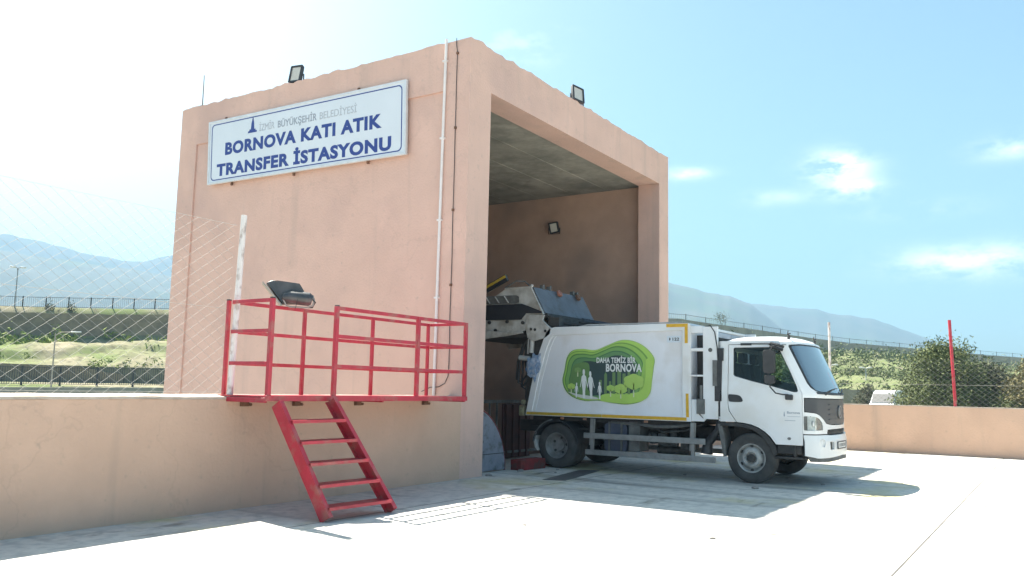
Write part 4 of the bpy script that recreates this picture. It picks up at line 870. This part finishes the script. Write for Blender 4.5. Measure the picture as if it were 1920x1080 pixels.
dtree(-1.72, 1.60, .155, 1.33); dtree(-1.47, 1.47, .10, 1.30); dtree(-1.27, 1.48, .065, 1.33); dtree(-.47, 1.50, .062, 1.37); dtree(-.60, 1.80, .055, 1.68, dm('decal_tree_d', (.16, .28, .09)))
lay[0] += 1
dw_ = dm('decal_white', (.62, .64, .62))
def dperson(y, z0, h, lean=0.0):
    P = [(.0, .0), (.05, .0), (.055, .25), (.085, .45), (.075, .62), (.10, .55), (.15, .38), (.17, .39), (.12, .60), (.10, .74), (.035, .81), (.05, .86), (.05, .94), (.03, .99), (0, 1.0)]
    pts = [(y-a*h*.9+lean*b*h, z0+b*h) for a, b in P]+[(y+a*h*.9+lean*b*h, z0+b*h) for a, b in P[::-1][1:-1]]
    decal(pts, dw_, 'picture_figure', dc); lay[0] -= 1
dperson(-.735, 1.285, .53, .02); dperson(-.885, 1.29, .49, .06); dperson(-1.055, 1.28, .31, .02); dperson(-.575, 1.30, .27, -.02)
lay[0] += 1
text('lettering', 'DAHA TEMİZ BİR', (PX-.0012*lay[0]-.002, -.985, 1.935), (0, -1, 0), (0, 0, 1), .77, .092, dw_, dc, .03, .001)
text('lettering', 'BORNOVA', (PX-.0012*lay[0]-.002, -1.175, 1.78), (0, -1, 0), (0, 0, 1), .70, .135, dw_, dc, .035, .001)
# ---- frame between body and cab
bm = nb(); box(bm, X0+.005, X0+.06, -3.245, -2.99, 1.0, 2.545); plate(bm, [(-2.78, .955), (-3.0, .955), (-3.08, 1.06), (-3.13, 1.2), (-3.13, 1.32), (-2.78, 1.32)], [], fX, X0+.01, X0+.05)
for z, h in ((2.44, .12), (2.13, .055), (1.705, .03)): box(bm, X0+.008, X0+.06, -2.99, -2.775, z, z+h)
box(bm, BX1-.07, BX1-.01, -3.245, -2.99, 1.0, 2.545); box(bm, BX1-.07, BX1-.01, -2.99, -2.775, 2.44, 2.56); box(bm, BX1-.07, BX1-.01, -2.99, -2.775, 1.705, 1.735)
box(bm, X0+.06, BX1-.07, -3.05, -2.99, 2.50, 2.545)
obj('front_frame', bm, M_WHITE, tk, bevel=.006)
bm = nb(); box(bm, X0+.30, BX1-.3, -2.95, -2.78, .96, 2.42); obj('front_bulkhead', bm, M_CHAS, tk)
bm = nb(); cyl(bm, (X0-.002, -3.12, 2.15), (X0+.01, -3.12, 2.15), .035, 14); box(bm, X0-.01, X0+.0, -3.235, -3.16, 1.55, 1.98); obj('frame_fitting', bm, M_GREYP, tk)
bm = nb(); box(bm, X0-.02, X0+.10, -3.02, -2.88, 1.08, 1.33); cyl(bm, (X0+.03, -2.95, 1.33), (X0+.03, -2.95, 1.56), .028, 10); tube(bm, [(X0+.0, -2.90, 1.1), (X0+.02, -3.0, 1.0), (X0+.05, -3.12, 1.05), (X0+.06, -3.18, 1.2)], .012, 6); obj('valve_block', bm, M_GREYP, tk, bevel=.008)
bm = nb(); box(bm, X0+.02, X0+.16, -3.335, -3.21, 1.97, 2.18); box(bm, X0+.0, X0+.13, -3.31, -3.19, 1.30, 1.98); cyl(bm, (X0+.08, -3.27, 1.3), (X0+.08, -3.27, 1.05), .06, 14)
for k in range(9): lathe_z = tube(bm, [(X0+.09, -3.27+.028*k*0, 1.06-.045*k), (X0+.09, -3.27, 1.04-.045*k)], [.066, .055], 14)
tube(bm, [(X0+.09, -3.26, 1.0), (X0+.10, -3.22, .82), (X0+.12, -3.10, .68), (X0+.14, -3.02, .6), (X0+.14, -3.0, .42)], [.06, .065, .07, .08, .10], 14); obj('air_intake', bm, M_BLACK, tk)
bm = nb(); tube(bm, [(X0+.03, -3.02, 2.54), (X0+.01, -3.12, 2.565), (X0+.0, -3.2, 2.45), (X0-.0, -3.24, 2.2), (X0+.01, -3.25, 1.9)], .010, 8); obj('cable_loop', bm, M_BLACK, tk)
# ---- raised tailgate
tg_ = bpy.data.objects.new('tailgate', None); COL.objects.link(tg_); tg_.parent = tk; tg_.location = Vector((TCX, .3, 2.6))-BASE[tk.name]; BASE[tg_.name] = Vector((TCX, .3, 2.6))
BXa, BXb = X0+.03, BX1-.03
for x0_, x1_ in ((BXa, BXa+.04), (BXb-.04, BXb)):
    bm = nb(); plate(bm, [(.16, 2.86), (.46, 3.385), (1.05, 3.38), (1.35, 3.20), (2.3, 3.30), (2.6, 2.9), (2.3, 2.3), (1.6, 2.38), (1.15, 2.46), (.67, 2.53), (.42, 2.58), (.50, 2.80)], [], fX, x0_, x1_); obj('side_panel', bm, M_DIRTYW, tg_, smooth=0, bevel=.008)
bm = nb(); bar(bm, (BXa-.01, .165, 2.85), (BXa-.01, .455, 3.39), .02, .03, (1, 0, 0)); bar(bm, (BXa-.01, .44, 3.39), (BXa-.01, 1.05, 3.385), .02, .03, (1, 0, 0)); tube(bm, [(BXa-.012, .44, 3.39), (BXa-.012, .42, 3.43)], .03, 10); obj('edge_rib', bm, M_DIRTYW, tg_)
bm = nb(); plate(bm, [(1.9, 3.07), (.64, 3.065), (.50, 3.02), (.18, 2.90), (.20, 2.87), (.55, 2.88), (.66, 2.76), (1.9, 2.77)], [], fX, BXa-.03, BXa-.003); obj('side_channel', bm, mat('navy_black_steel', (.018, .02, .027), (.03, .03, .035), 5, .6), tg_, smooth=0)
bm = nb(); plate(bm, [(1.9, 3.25), (.78, 3.24), (.72, 3.21), (.72, 3.10), (.80, 3.08), (1.9, 3.09)], [], fX, BXa-.012, BXa-.002); obj('slot_panel', bm, M_GREYP, tg_)
for k in range(4): bm = nb(); bar(bm, (BXa-.02, .95+k*.22, 3.10), (BXa-.02, 1.05+k*.22, 3.23), .012, .05, (1, 0, 0)); obj('slot_rib', bm, M_DIRTYW, tg_)
bm = nb(); plate(bm, [(1.9, 2.60), (.95, 2.52), (.62, 2.54), (.60, 2.50), (.95, 2.45), (1.9, 2.36)], [], fX, BXa-.035, BXa-.003); obj('lower_lip', bm, M_DIRTYW, tg_, bevel=.008)
for y, z in ((.98, 2.73), (.62, 2.70), (1.25, 2.56), (1.4, 2.72)): bm = nb(); tube(bm, [(BXa-.004, y, z), (BXa-.03, y, z)], .035, 10); obj('bolt', bm, M_CHAS, tg_)
# grey-blue front plate of the tailgate, leaning
bm = nb(); bar(bm, (TCX, .17, 2.875), (TCX, .45, 3.39), BXb-BXa-.10, .03, (0, -1, .5)); fp = obj('front_plate', bm, M_HOP, tg_, bevel=.006)
bm = nb(); bar(bm, (TCX, .155, 2.86), (TCX, .135, 2.80), BXb-BXa-.06, .10, (0, 1, 0)); obj('plate_foot', bm, M_CHAS, fp)
for x, c_ in ((3.70, mat('faded_amber', (.36, .15, .10), (.3, .12, .08), 9, .5)), (4.48, M_RUST)):
    bm = nb(); tube(bm, [(x, .36, 3.34), (x, .32, 3.36), (x, .31, 3.37)], [.075, .07, .03], 12); obj('beacon', bm, c_, fp)
for x in (3.18, 3.44, 4.40, 4.58): bm = nb(); box(bm, x, x+.06, .42, .50, 3.38, 3.47); tube(bm, [(x+.08, .44, 3.39), (x+.09, .45, 3.49)], .015, 6); obj('lug', bm, M_GREYP, fp)
bm = nb(); box(bm, BXa+.05, BXb-.05, .22, 2.2, 2.42, 2.50); box(bm, BXa+.05, BXb-.05, .5, 2.4, 3.18, 3.22); obj('hopper_shell', bm, M_CHAS, tg_)
# striped bumper bar on the top rear edge
bm = nb(); bar(bm, (BXa+.0, 1.02, 3.60), (BXa+.0, 2.0, 3.18), .13, .06, (1, 0, 0)); obj('striped_bar', bm, M_BLACK, tg_)
bm = nb(); bar(bm, (BXa-.036, 1.03, 3.62), (BXa-.036, 2.0, 3.205), .05, .01, (1, 0, 0))
m_ = obj('yellow_strip', bm, M_YDIRTY, tg_)
bm = nb(); tube(bm, [(BXa-.0, 1.05, 3.40), (BXa, .80, 3.52), (BXa+.1, .66, 3.52), (BXa+.05, .5, 3.40)], .014, 6); obj('lift_hook', bm, M_GREYP, tg_)
# hinge bracket, lift rams, machinery between body and tailgate
for x0_, x1_ in ((X0+.0, X0+.05), (BX1-.05, BX1)):
    bm = nb(); plate(bm, [(.53, 2.84), (.14, 2.84), (.17, 2.74), (.06, 2.64), (-.02, 2.58), (.0, 2.47), (.10, 2.40), (.37, 2.34), (.50, 2.40), (.55, 2.60)], [circ(.10, 2.53, .022, n=10)[::-1]], fX, x0_, x1_); hb = obj('hinge_bracket', bm, M_DIRTYW, tk, smooth=0, bevel=.006)
    for y, z in ((.10, 2.53), (.42, 2.57), (.33, 2.56)): bm = nb(); tube(bm, [(x0_+.01, y, z), (x0_-.012, y, z)], .028, 10); obj('pin', bm, M_CHAS, hb)
bm = nb(); tube(bm, [(X0+.06, .41, 2.58), (X0+.06, .44, 2.12)], .046, 12); tube(bm, [(X0+.06, .50, 2.56), (X0+.06, .52, 2.10)], .014, 8); ram = obj('lift_ram', bm, mat('ram_white', (.58, .58, .56), (.45, .45, .43), 6, .35), tk)
bm = nb(); tube(bm, [(X0+.06, .70, 2.03), (X0+.06, .47, 2.01)], .05, 10); obj('ram_head', bm, MATS['ram_white'], ram)
bm = nb(); tube(bm, [(X0+.04, .50, 1.79), (X0+.1, .46, 1.79)], .06, 12); obj('ram_boss', bm, MATS['ram_white'], ram)
bm = nb(); plate(bm, [(.62, 2.0), (.60, 2.35), (.40, 2.45), (.10, 2.44), (.18, 2.2), (.32, 1.9), (.44, 1.4), (.54, 1.0), (.58, 1.3), (.56, 1.7)], [], fX, X0+.08, X0+.20); obj('rear_edge_frame', bm, M_CHAS, tk, bevel=.01)
bm = nb()
for k, (y0, y1, z1) in enumerate([(.55, .70, 1.55), (.60, .76, 1.62), (.48, .66, 1.48)]):
    tube(bm, [(X0+.08+.03*k, y0+.05, 2.3), (X0+.06+.03*k, y1, 1.95), (X0+.06+.03*k, y1+.02, z1), (X0+.1, y1-.08, z1-.05), (X0+.1, y0-.1, 1.75)], .022, 8)
obj('hydraulic_hose', bm, M_BLACK, tk)
bm = nb(); box(bm, X0+.0, X0+.22, .55, .66, .93, 1.12); cyl(bm, (X0+.02, .60, 1.18), (X0+.02, .54, 1.18), .05, 12); cyl(bm, (X0+.0, .62, 1.02), (X0+.0, .56, 1.02), .05, 12); obj('tail_lamp_cluster', bm, mat('dusty_lamp', (.30, .28, .16), (.16, .15, .12), 12, .5), tk, bevel=.006)
# junk under the lifted plate on top of the body
bm = nb(); rnd = random.Random(3)
for k in range(26):
    x = rnd.uniform(BXa+.05, BXb-.1); y = rnd.uniform(-.62, .10); s_ = rnd.uniform(.04, .11); h_ = rnd.uniform(.03, .13)*(1 if y > -.3 else .6)
    box(bm, x, x+s_*1.6, y, y+s_, 2.602, 2.62+h_)
tube(bm, [(BXa+.1, .1, 2.82), (BXa+.3, -.1, 2.70), (BXa+.5, -.45, 2.66), (BXa+.7, -.75, 2.64)], .03, 8); tube(bm, [(BXa+.9, .1, 2.8), (BXa+.9, -.5, 2.68), (BXb-.3, -.9, 2.64)], .025, 8)
box(bm, BXa+.1, BXb-.1, -.12, .12, 2.62, 2.80)
obj('body_top_machinery', bm, M_CHAS, tk, bevel=.006)
bm = nb(); plate(bm, [(.15, 2.90), (-.95, 2.70), (-.98, 2.66), (.15, 2.84)], [], fX, BXa+1.5, BXb); 
obj('cover_plate', bm, M_HOP, tk)
bm = nb(); tube(bm, [(4.72, -.98, 2.64), (4.72, -1.0, 2.70)], .05, 10); obj('top_lamp', bm, M_AMB, tk)
# torn blue bag caught on the rear edge
bm = nb(); rnd = random.Random(11)
bmesh.ops.create_icosphere(bm, subdivisions=3, radius=1)
for v in bm.verts:
    p = v.co.copy(); n_ = noise.noise(p*1.9)+.9*noise.noise(p*4.5); f_ = 1+.65*n_
    v.co = Vector((X0-.03+p.x*.05*f_, .34+p.y*.13*f_-.10*max(0, p.z-.1)*max(0, -p.y), 1.87+p.z*.22*f_))
tag(obj('plastic_bag', bm, M_BLUEBAG, smooth=25), 'torn blue plastic bag snagged on the rear edge of the truck body', 'bag')

# ------------------------------------------------------------------ BACKGROUND
def polar(a, d): return (CX+d*cos(R(a)), CY+d*sin(R(a)))
M_OLDW = mat('old_stone_wall', (.27, .22, .15), (.17, .14, .10), .9, .95, bump=.8, bscale=4, c3=(.30, .25, .165), s3=.25)
M_OLDR = mat('grey_brown_wall', (.44, .38, .32), (.33, .29, .25), .7, .95, bump=.6, bscale=4, streak=True)
M_FEN = mat('dark_fence_paint', (.035, .037, .04), (.05, .05, .05), 9, .6)
M_FENG = mat('grey_fence_paint', (.10, .105, .11), (.14, .14, .14), 9, .6)
def wallpath(azs, dfun, z0f, z1f, th, step_noise=.0):
    bm = nb(); prev = None
    for a in azs:
        d = dfun(a); q_ = []
        for dd in (d, d+th):
            for z in (z0f(a), z1f(a)+step_noise*noise.noise((a*3, 0, 0))): q_.append(bm.verts.new((*polar(a, dd), z)))
        if prev:
            for i, j in ((0, 1), (1, 3), (3, 2), (2, 0)): bm.faces.new((prev[i], prev[j], q_[j], q_[i]))
        else: bm.faces.new((q_[0], q_[1], q_[3], q_[2]))
        prev = q_
    bm.faces.new((prev[0], prev[1], prev[3], prev[2])); return bm
t = thing('retaining_wall', (*polar(60, 122), 5), 'long dark old stone retaining wall above the grassy slope at left', 'wall')
obj('wall', wallpath(frange(26, 78, .5), lambda a: dwall(a)-.3, lambda a: zfoot(a)-2.5, ztop, .6, .25), M_OLDW, t, smooth=0)
t = thing('retaining_wall', (*polar(10, 170), 7), 'long grey-brown retaining wall climbing the green hillside at right', 'wall')
obj('wall', wallpath(frange(-12, 25.9, .4), lambda a: dwall(a)-.3, lambda a: zfoot(a)-2.5, ztop, .6, .15), M_OLDR, t, smooth=0)
def bar_fence(a0, a1, dfun, zf, h, spacing, bars, label, m_, pr_=.06, br=.016):
    """railing along an arc of constant azimuth step; posts, two rails and thin bars"""
    am = (a0+a1)/2; t = thing('railing_fence', (*polar(am, dfun(am)), zf(am)), label, 'fence')
    a = a0; bb = nb(); rl = nb(); n_ = 0; prev = None
    while a <= a1 and n_ < 100:
        d = dfun(a); x, y = polar(a, d); z = zf(a)
        bm = nb(); box(bm, x-pr_, x+pr_, y-pr_, y+pr_, z-.3, z+h+.05); obj('post', bm, m_, t, smooth=0)
        if prev:
            for zz in (.12, h-.06): bar(rl, (prev[0], prev[1], prev[2]+zz), (x, y, z+zz), .05, .05)
            for k in range(1, bars):
                f_ = k/bars; bx, by, bz = (prev[i]+((x, y, z)[i]-prev[i])*f_ for i in range(3)); tube(bb, [(bx, by, bz+.1), (bx, by, bz+h)], br, 3, cap=False)
        prev = (x, y, z); a += math.degrees(spacing/d); n_ += 1
    obj('rail', rl, m_, t, smooth=0); obj('bars', bb, m_, t, smooth=0)
bar_fence(50, 67, lambda a: dwall(a)+2.2, lambda a: interp(a, [54.8, 64], [11.15, 10.25]), 1.42, 2.6, 11, 'dark railing fence along the top of the old stone wall', M_FEN)
bar_fence(47, 67, lambda a: 98, lambda a: interp(a, [54.8, 64], [.85, .68]), 1.85, 3.4, 16, 'dark palisade fence at the foot of the grassy slope', M_FEN, .08, .035)
bar_fence(-3, 25.5, lambda a: dwall(a)+.6, lambda a: ztop(a)-.05, .95, 3.0, 10, 'grey railing fence running along the top of the hillside wall', M_FENG, .05)
t = thing('concrete_kerb_wall', (*polar(60, 95), 0), 'low pale concrete wall below the palisade fence', 'wall')
obj('wall', wallpath(frange(44, 78, .5), lambda a: 94.9, lambda a: -4, lambda a: interp(a, [54.8, 64], [.72, .5]), .8, .05), mat('pale_concrete', (.33, .31, .28), (.25, .24, .21), 1.2, .95), t, smooth=0)
t = thing('earth_bank_wall', (*polar(61, 103.6), 1), 'short dark stone bank at the bottom of the grassy slope', 'wall')
obj('wall', wallpath(frange(57.5, 78, .5), lambda a: 103.2, lambda a: -.5, lambda a: interp(a, [57.5, 60, 64], [2.0, 2.75, 2.9]), .7, .2), M_OLDW, t, smooth=0)
t = thing('garden_wall', (*polar(11, 72), 0), 'pale rendered garden wall beyond the yard behind the white van', 'wall')
obj('wall', wallpath(frange(8.6, 20, .4), lambda a: 72.2, lambda a: -1, lambda a: interp(a, [8.6, 9.2, 20], [1.0, 1.85, 2.0]), .3, .05), mat('cream_masonry', (.34, .33, .26), (.24, .23, .18), 1.4, .95, streak=True), t, smooth=0)
# street lamps
def lamp(a, d, z0, z1, arm, label, heads=1, m_=None, hs=1.0):
    x, y = polar(a, d); t = thing('street_lamp', (x, y, z0), label, 'street lamp')
    bm = nb(); tube(bm, [(x, y, z0), (x, y, z1-.5), (x, y, z1-.15)], [.09, .06, .05], 8); obj('pole', bm, M_FENG if m_ is None else m_, t)
    sx, sy = sin(R(a)), -cos(R(a))
    for s in ((1,) if heads == 1 else (-1, 1)):
        bm = nb(); tube(bm, [(x, y, z1-.4), (x+sx*arm*.4*s, y+sy*arm*.4*s, z1-.05), (x+sx*arm*s, y+sy*arm*s, z1)], .05, 8); obj('arm', bm, M_FENG if m_ is None else m_, t)
        bm = nb(); bar(bm, (x+sx*arm*s, y+sy*arm*s, z1), (x+sx*(arm+.95*hs)*s, y+sy*(arm+.95*hs)*s, z1+.04), .34, .15); obj('lamp_head', bm, mat('lamp_head_white', (.7, .7, .7), None, 5, .4), t, bevel=.04)
lamp(61.35, 96, -.2, 6.1, 1.35, 'grey street lamp with single arm before the grassy slope', m_=M_OLDR)
lamp(63.58, 124, 10, 15.4, .25, 'tall thin street lamp behind the fence above the stone wall', 2, mat('pale_pole_paint', (.26, .28, .30), None, 4, .5), hs=.7)
lamp(10.2, 90, 1.0, 4.1, .12, 'small white twin-head lamp standing on the green hillside', 2, mat('lamp_pale', (.45, .46, .46), None, 4, .5), .5)
lamp(12.35, 88, 1.0, 4.3, .35, 'small white twin-head lamp nearer the truck on the hillside', 2, MATS['lamp_pale'], .5)
# van beyond the right wall
vx, vy = 56.2, 2.55; vt = thing('van', (vx, vy, -.3), 'small white van parked beyond the right parapet by the trees', 'van')
Mv = Matrix.Translation((vx, vy, -.25)) @ Matrix.Rotation(R(172), 4, 'Z')
fv = lambda a, b, t: (a, t, b)
bm = nb(); plate(bm, smooth_loop([(2.2, .35), (2.25, .9), (1.5, 1.15), (.95, 1.9), (.5, 2.08), (-2.2, 2.1), (-2.3, 1.9), (-2.3, .35)], 1), [], lambda a, b, t: (a, t*(1-.10*max(0, b-1)), b), -.86, .86, db=[1, 1.5, 1.9]); bm.transform(Mv); vb = obj('body', bm, M_WHITE, vt, smooth=30, bevel=.05)
bm = nb(); bar(bm, (1.50, 0, 1.20), (1.02, 0, 1.82), 1.5, .02, (1, 0, .8)); bm.transform(Mv); obj('windscreen', bm, M_GRILLE, vt)
for s in (-1, 1):
    bm = nb(); box(bm, 2.18, 2.27, s*.62-.14, s*.62+.14, .72, .90); bm.transform(Mv); obj('headlight', bm, M_DGL, vt, bevel=.02)
    bm = nb(); box(bm, 1.0, 1.1, s*.98-.08, s*.98+.08, 1.15, 1.38); bm.transform(Mv); obj('mirror', bm, M_BLACK, vt)
    for x in (1.5, -1.5): bm = nb(); cyl(bm, (x, s*.88, .32), (x, s*.68, .32), .32, 20); bm.transform(Mv); obj('wheel', bm, M_RUB, vt)
bm = nb(); box(bm, 2.2, 2.29, -.55, .55, .42, .62); bm.transform(Mv); obj('grille', bm, M_BLACK, vt)
# trees and scrub
def leafmat(name, c1, c2, c3):
    mt = mat(name, c1, c2, .9, .8, c3=c3, s3=.5, spec=.15); p = mt.node_tree.nodes['Principled BSDF']; return mt
M_BARK = mat('bark', (.11, .085, .06), (.07, .055, .04), 6, .9)
def leaf(bm, c, s, rnd, elong=1.6):
    n_ = Vector((rnd.gauss(0, 1), rnd.gauss(0, 1), rnd.gauss(0, 1))).normalized(); u = n_.orthogonal().normalized(); w_ = n_.cross(u); a = rnd.uniform(0, 6.28)
    u, w_ = u*cos(a)+w_*sin(a), w_*cos(a)-u*sin(a); u *= s*elong; w_ *= s*.5
    bm.faces.new([bm.verts.new(c+u), bm.verts.new(c+w_), bm.verts.new(c-u), bm.verts.new(c-w_)])
def tree(x, y, z0, h, rx, ry, m_, label, seed, group=None, nl=9000, ls=.10, clumps=70, low=.12):
    nl = int(nl*2.1); ls *= .68; clumps = int(clumps*1.5)
    rnd = random.Random(seed); t = thing('tree', (x, y, z0), label, 'tree', group)
    bm = nb(); lean = Vector((rnd.uniform(-.3, .3), rnd.uniform(-.3, .3), 0)); tr = [Vector((x, y, z0))+lean*k/5+Vector((0, 0, h*.62*k/5)) for k in range(6)]
    tube(bm, tr, [h*.035*(1-k*.14) for k in range(6)], 8)
    cs = []
    while len(cs) < clumps:
        p = Vector((rnd.uniform(-1, 1), rnd.uniform(-1, 1), rnd.uniform(-1, 1)))
        if p.length > 1 or p.length < .35: continue
        if p.z < 0: p.x *= 1+.1*p.z; 
        wob = 1+.22*noise.noise(p*1.8+Vector((seed, 0, 0)))
        taper = 1-.45*max(0, p.z)
        cs.append(Vector((x+p.x*rx*wob*taper, y+p.y*ry*wob*taper, z0+h*low+(p.z*.5+.5)*h*(1-low)*(.93+.1*noise.noise((p.x*3, p.y*3, seed))))))
    for c_ in cs[::3]:
        s = tr[rnd.randint(1, 5)]; mid = s.lerp(c_, .5)+Vector((0, 0, -.1*h*.2)); tube(bm, [s, mid, c_], [h*.012, h*.007, h*.003], 5)
    obj('trunk', bm, M_BARK, t)
    bm = nb(); per = nl//clumps
    for c_ in cs:
        r = h*rnd.uniform(.07, .135)
        for k in range(per):
            d = Vector((rnd.gauss(0, .5), rnd.gauss(0, .5), rnd.gauss(0, .42)))
            if d.length > 1.05: d *= .9/d.length*rnd.random()
            leaf(bm, c_+d*r*1.15, ls*rnd.uniform(.6, 1.3), rnd)
    obj('crown', bm, m_, t, smooth=0); return t
L1 = leafmat('olive_leaves', (.14, .165, .07), (.095, .12, .05), (.20, .21, .095)); L2 = leafmat('grey_olive_leaves', (.13, .135, .085), (.09, .095, .06), (.17, .165, .10)); L3 = leafmat('yellow_olive_leaves', (.21, .18, .09), (.13, .13, .07), (.27, .21, .10))
tree(38.9, -3.0, -3.0, 7.7, 2.6, 2.3, L1, 'big dark olive-green bushy tree behind the red fence post', 1, 'trees beyond the right parapet', 19000, .085, 110, .2)
tree(40.5, -5.1, -3.0, 6.4, 1.55, 1.6, L2, 'grey-green tree just right of the red fence post', 2, 'trees beyond the right parapet', 11000, .08, 70, .15)
tree(38.2, -7.3, -3.0, 6.9, 1.75, 1.8, L3, 'yellow-tipped olive tree at the right edge of the picture', 3, 'trees beyond the right parapet', 13000, .085, 80, .15)
tree(39.6, -8.3, -3.0, 7.2, 1.2, 1.3, L3, 'tall yellow-brown treetop cut by the right edge', 9, 'trees beyond the right parapet', 8000, .085, 50, .15)
tree(37.2, -6.1, -3.2, 4.9, 1.3, 1.3, L1, 'lower dark green tree before the yellow-tipped one', 4, 'trees beyond the right parapet', 8000, .08, 50, .1)
tree(43.0, -1.35, -2.6, 3.9, 1.0, 1.0, leafmat('fresh_leaves', (.15, .19, .04), (.10, .14, .035), (.19, .21, .06)), 'low yellow-green shrub tree right of the van', 5, 'trees beyond the right parapet', 6000, .08, 45, .1)
tree(59.0, 4.6, -.2, 2.6, 1.0, 1.0, L2, 'small bush left of the van against the pale garden wall', 6, None, 2500, .08, 25, .1)
tree(60.0, 10.6, .0, 3.6, 2.0, 2.0, leafmat('hedge_leaves', (.10, .15, .045), (.07, .11, .035), (.15, .17, .07)), 'green bush seen just past the truck windscreen', 7, None, 7000, .10, 50, .05)
# hillside scrub as ground cover (right) and weeds (left)
def slope_point(a, t):
    D, Z = profile(a); i = 6; return D[i]+(D[i+1]-D[i])*t, Z[i]+(Z[i+1]-Z[i])*t
def scrub(name, arange, n_, cols, seed, smin, smax, mask):
    rnd = random.Random(seed); bms = nb()
    for k in range(n_):
        a = rnd.uniform(*arange); t_ = rnd.uniform(.0, .97)
        if mask(a, t_, rnd): continue
        d, z = slope_point(a, t_); x, y = polar(a, d); s = rnd.uniform(smin, smax)*(1+.6*t_); h_ = s*rnd.uniform(.5, 1.0)
        for j in range(34): leaf(bms, Vector((x+rnd.gauss(0, .45)*s, y+rnd.gauss(0, .45)*s, z-.2+abs(rnd.gauss(0, .55))*h_+.25*t_)), .13*(1+.7*t_)*rnd.uniform(.6, 1.3), rnd)
    tag(obj(name, bms, cols, smooth=0), kind='stuff')
scrub('hillside_scrub', (1, 25), 1500, leafmat('scrub_leaves', (.11, .145, .065), (.15, .17, .08), (.19, .175, .12)), 5, .5, 1.5, lambda a, t, r: noise.noise((a*.9, t*5, 2)) < -.12)
scrub('slope_weeds', (52, 66), 420, leafmat('weed_leaves', (.20, .26, .05), (.24, .28, .08), (.17, .20, .08)), 6, .3, .9, lambda a, t, r: not ((a < 60 and t < .16 and a > 55.5 and noise.noise((a*2, 0, 4)) > -.3) or (a > 60.3 and t > .70) or r.random() < .03))
# small weeds in front of the far fence
rnd = random.Random(4)
for lab, a in (('dark tuft beside the railing fence above the stone wall', 61.8), ('grey tuft in front of the railing near its middle', 60.6)):
    bm = nb(); x, y = polar(a, dwall(a)+1.5)
    for k in range(160): leaf(bm, Vector((x+rnd.gauss(0, .3), y+rnd.gauss(0, .3), 10.2+abs(rnd.gauss(0, .5)))), .10, rnd)
    tag(obj('shrub', bm, L2, smooth=0), lab, 'shrub')
x, y = polar(19.0, 150); bm = nb(); tube(bm, [(x, y, 11), (x+.1, y, 13.2), (x-.4, y+.2, 14.6)], [.1, .06, .03], 6); tube(bm, [(x+.05, y, 12.6), (x+.8, y-.5, 14.2)], [.05, .02], 5)
tt = thing('tree', (x, y, 11), 'small bare sapling rising over the hillside fence behind the truck', 'tree'); obj('trunk', bm, M_BARK, tt)
bm = nb()
for k in range(260): leaf(bm, Vector((x+rnd.gauss(.2, .7), y+rnd.gauss(0, .7), 14.3+rnd.gauss(0, .45))), .09, rnd)
obj('crown', bm, L2, tt, smooth=0)
# debris on the concrete
rnd = random.Random(8)
DEB = [('tiny pebble on sunlit concrete below the stairs shadow', -3.13, -3.17, .022), ('small stone in the foreground centre of the yard', -2.61, -5.05, .03), ('flat scrap beside the front wheel shadow', 2.1, -4.05, .05), ('small stone in the truck shadow behind the front wheel', 3.3, -2.45, .03),
       ('rubble piece at the foot of the doorway jamb', .74, -.06, .055), ('rubble piece by the end of the red wheel stop', 1.80, -.02, .05), ('flat stone near the rear wheel of the truck', 2.50, -.36, .03), ('white scrap at the corner of the wheel stop', 1.72, -.03, .035), ('small stone between drain cover and rear wheel', 2.0, -.6, .024), ('pale scrap in the shade in front of the truck', 3.4, -4.75, .03)]
for lab, x, y, s in DEB:
    bm = nb(); bmesh.ops.create_icosphere(bm, subdivisions=2, radius=1)
    for v in bm.verts: v.co = Vector((x+v.co.x*s*(1+.4*noise.noise(v.co*2+Vector((x, y, 0)))), y+v.co.y*s*1.2, max(.001, s*.25+v.co.z*s*.5*(1+.4*noise.noise(v.co*2)))))
    tag(obj('debris', bm, M_STONE, smooth=0), lab, 'debris')
# ------------------------------------------------------------------ HAZE
bm = nb(); box(bm, -3450, 3450, -3450, 3450, -6, 520)
hz = obj('haze', bm, [], None, smooth=0, local=True)
mh_ = bpy.data.materials.new('haze_air'); mh_.use_nodes = True; t = mh_.node_tree; t.nodes.remove(t.nodes['Principled BSDF'])
pv = t.nodes.new('ShaderNodeVolumePrincipled'); pv.inputs['Color'].default_value = (.235, .40, .585, 1); pv.inputs['Density'].default_value = .0004; pv.inputs['Anisotropy'].default_value = .05
t.links.new(pv.outputs[0], t.nodes['Material Output'].inputs['Volume']); hz.data.materials.append(mh_); tag(hz, kind='stuff')
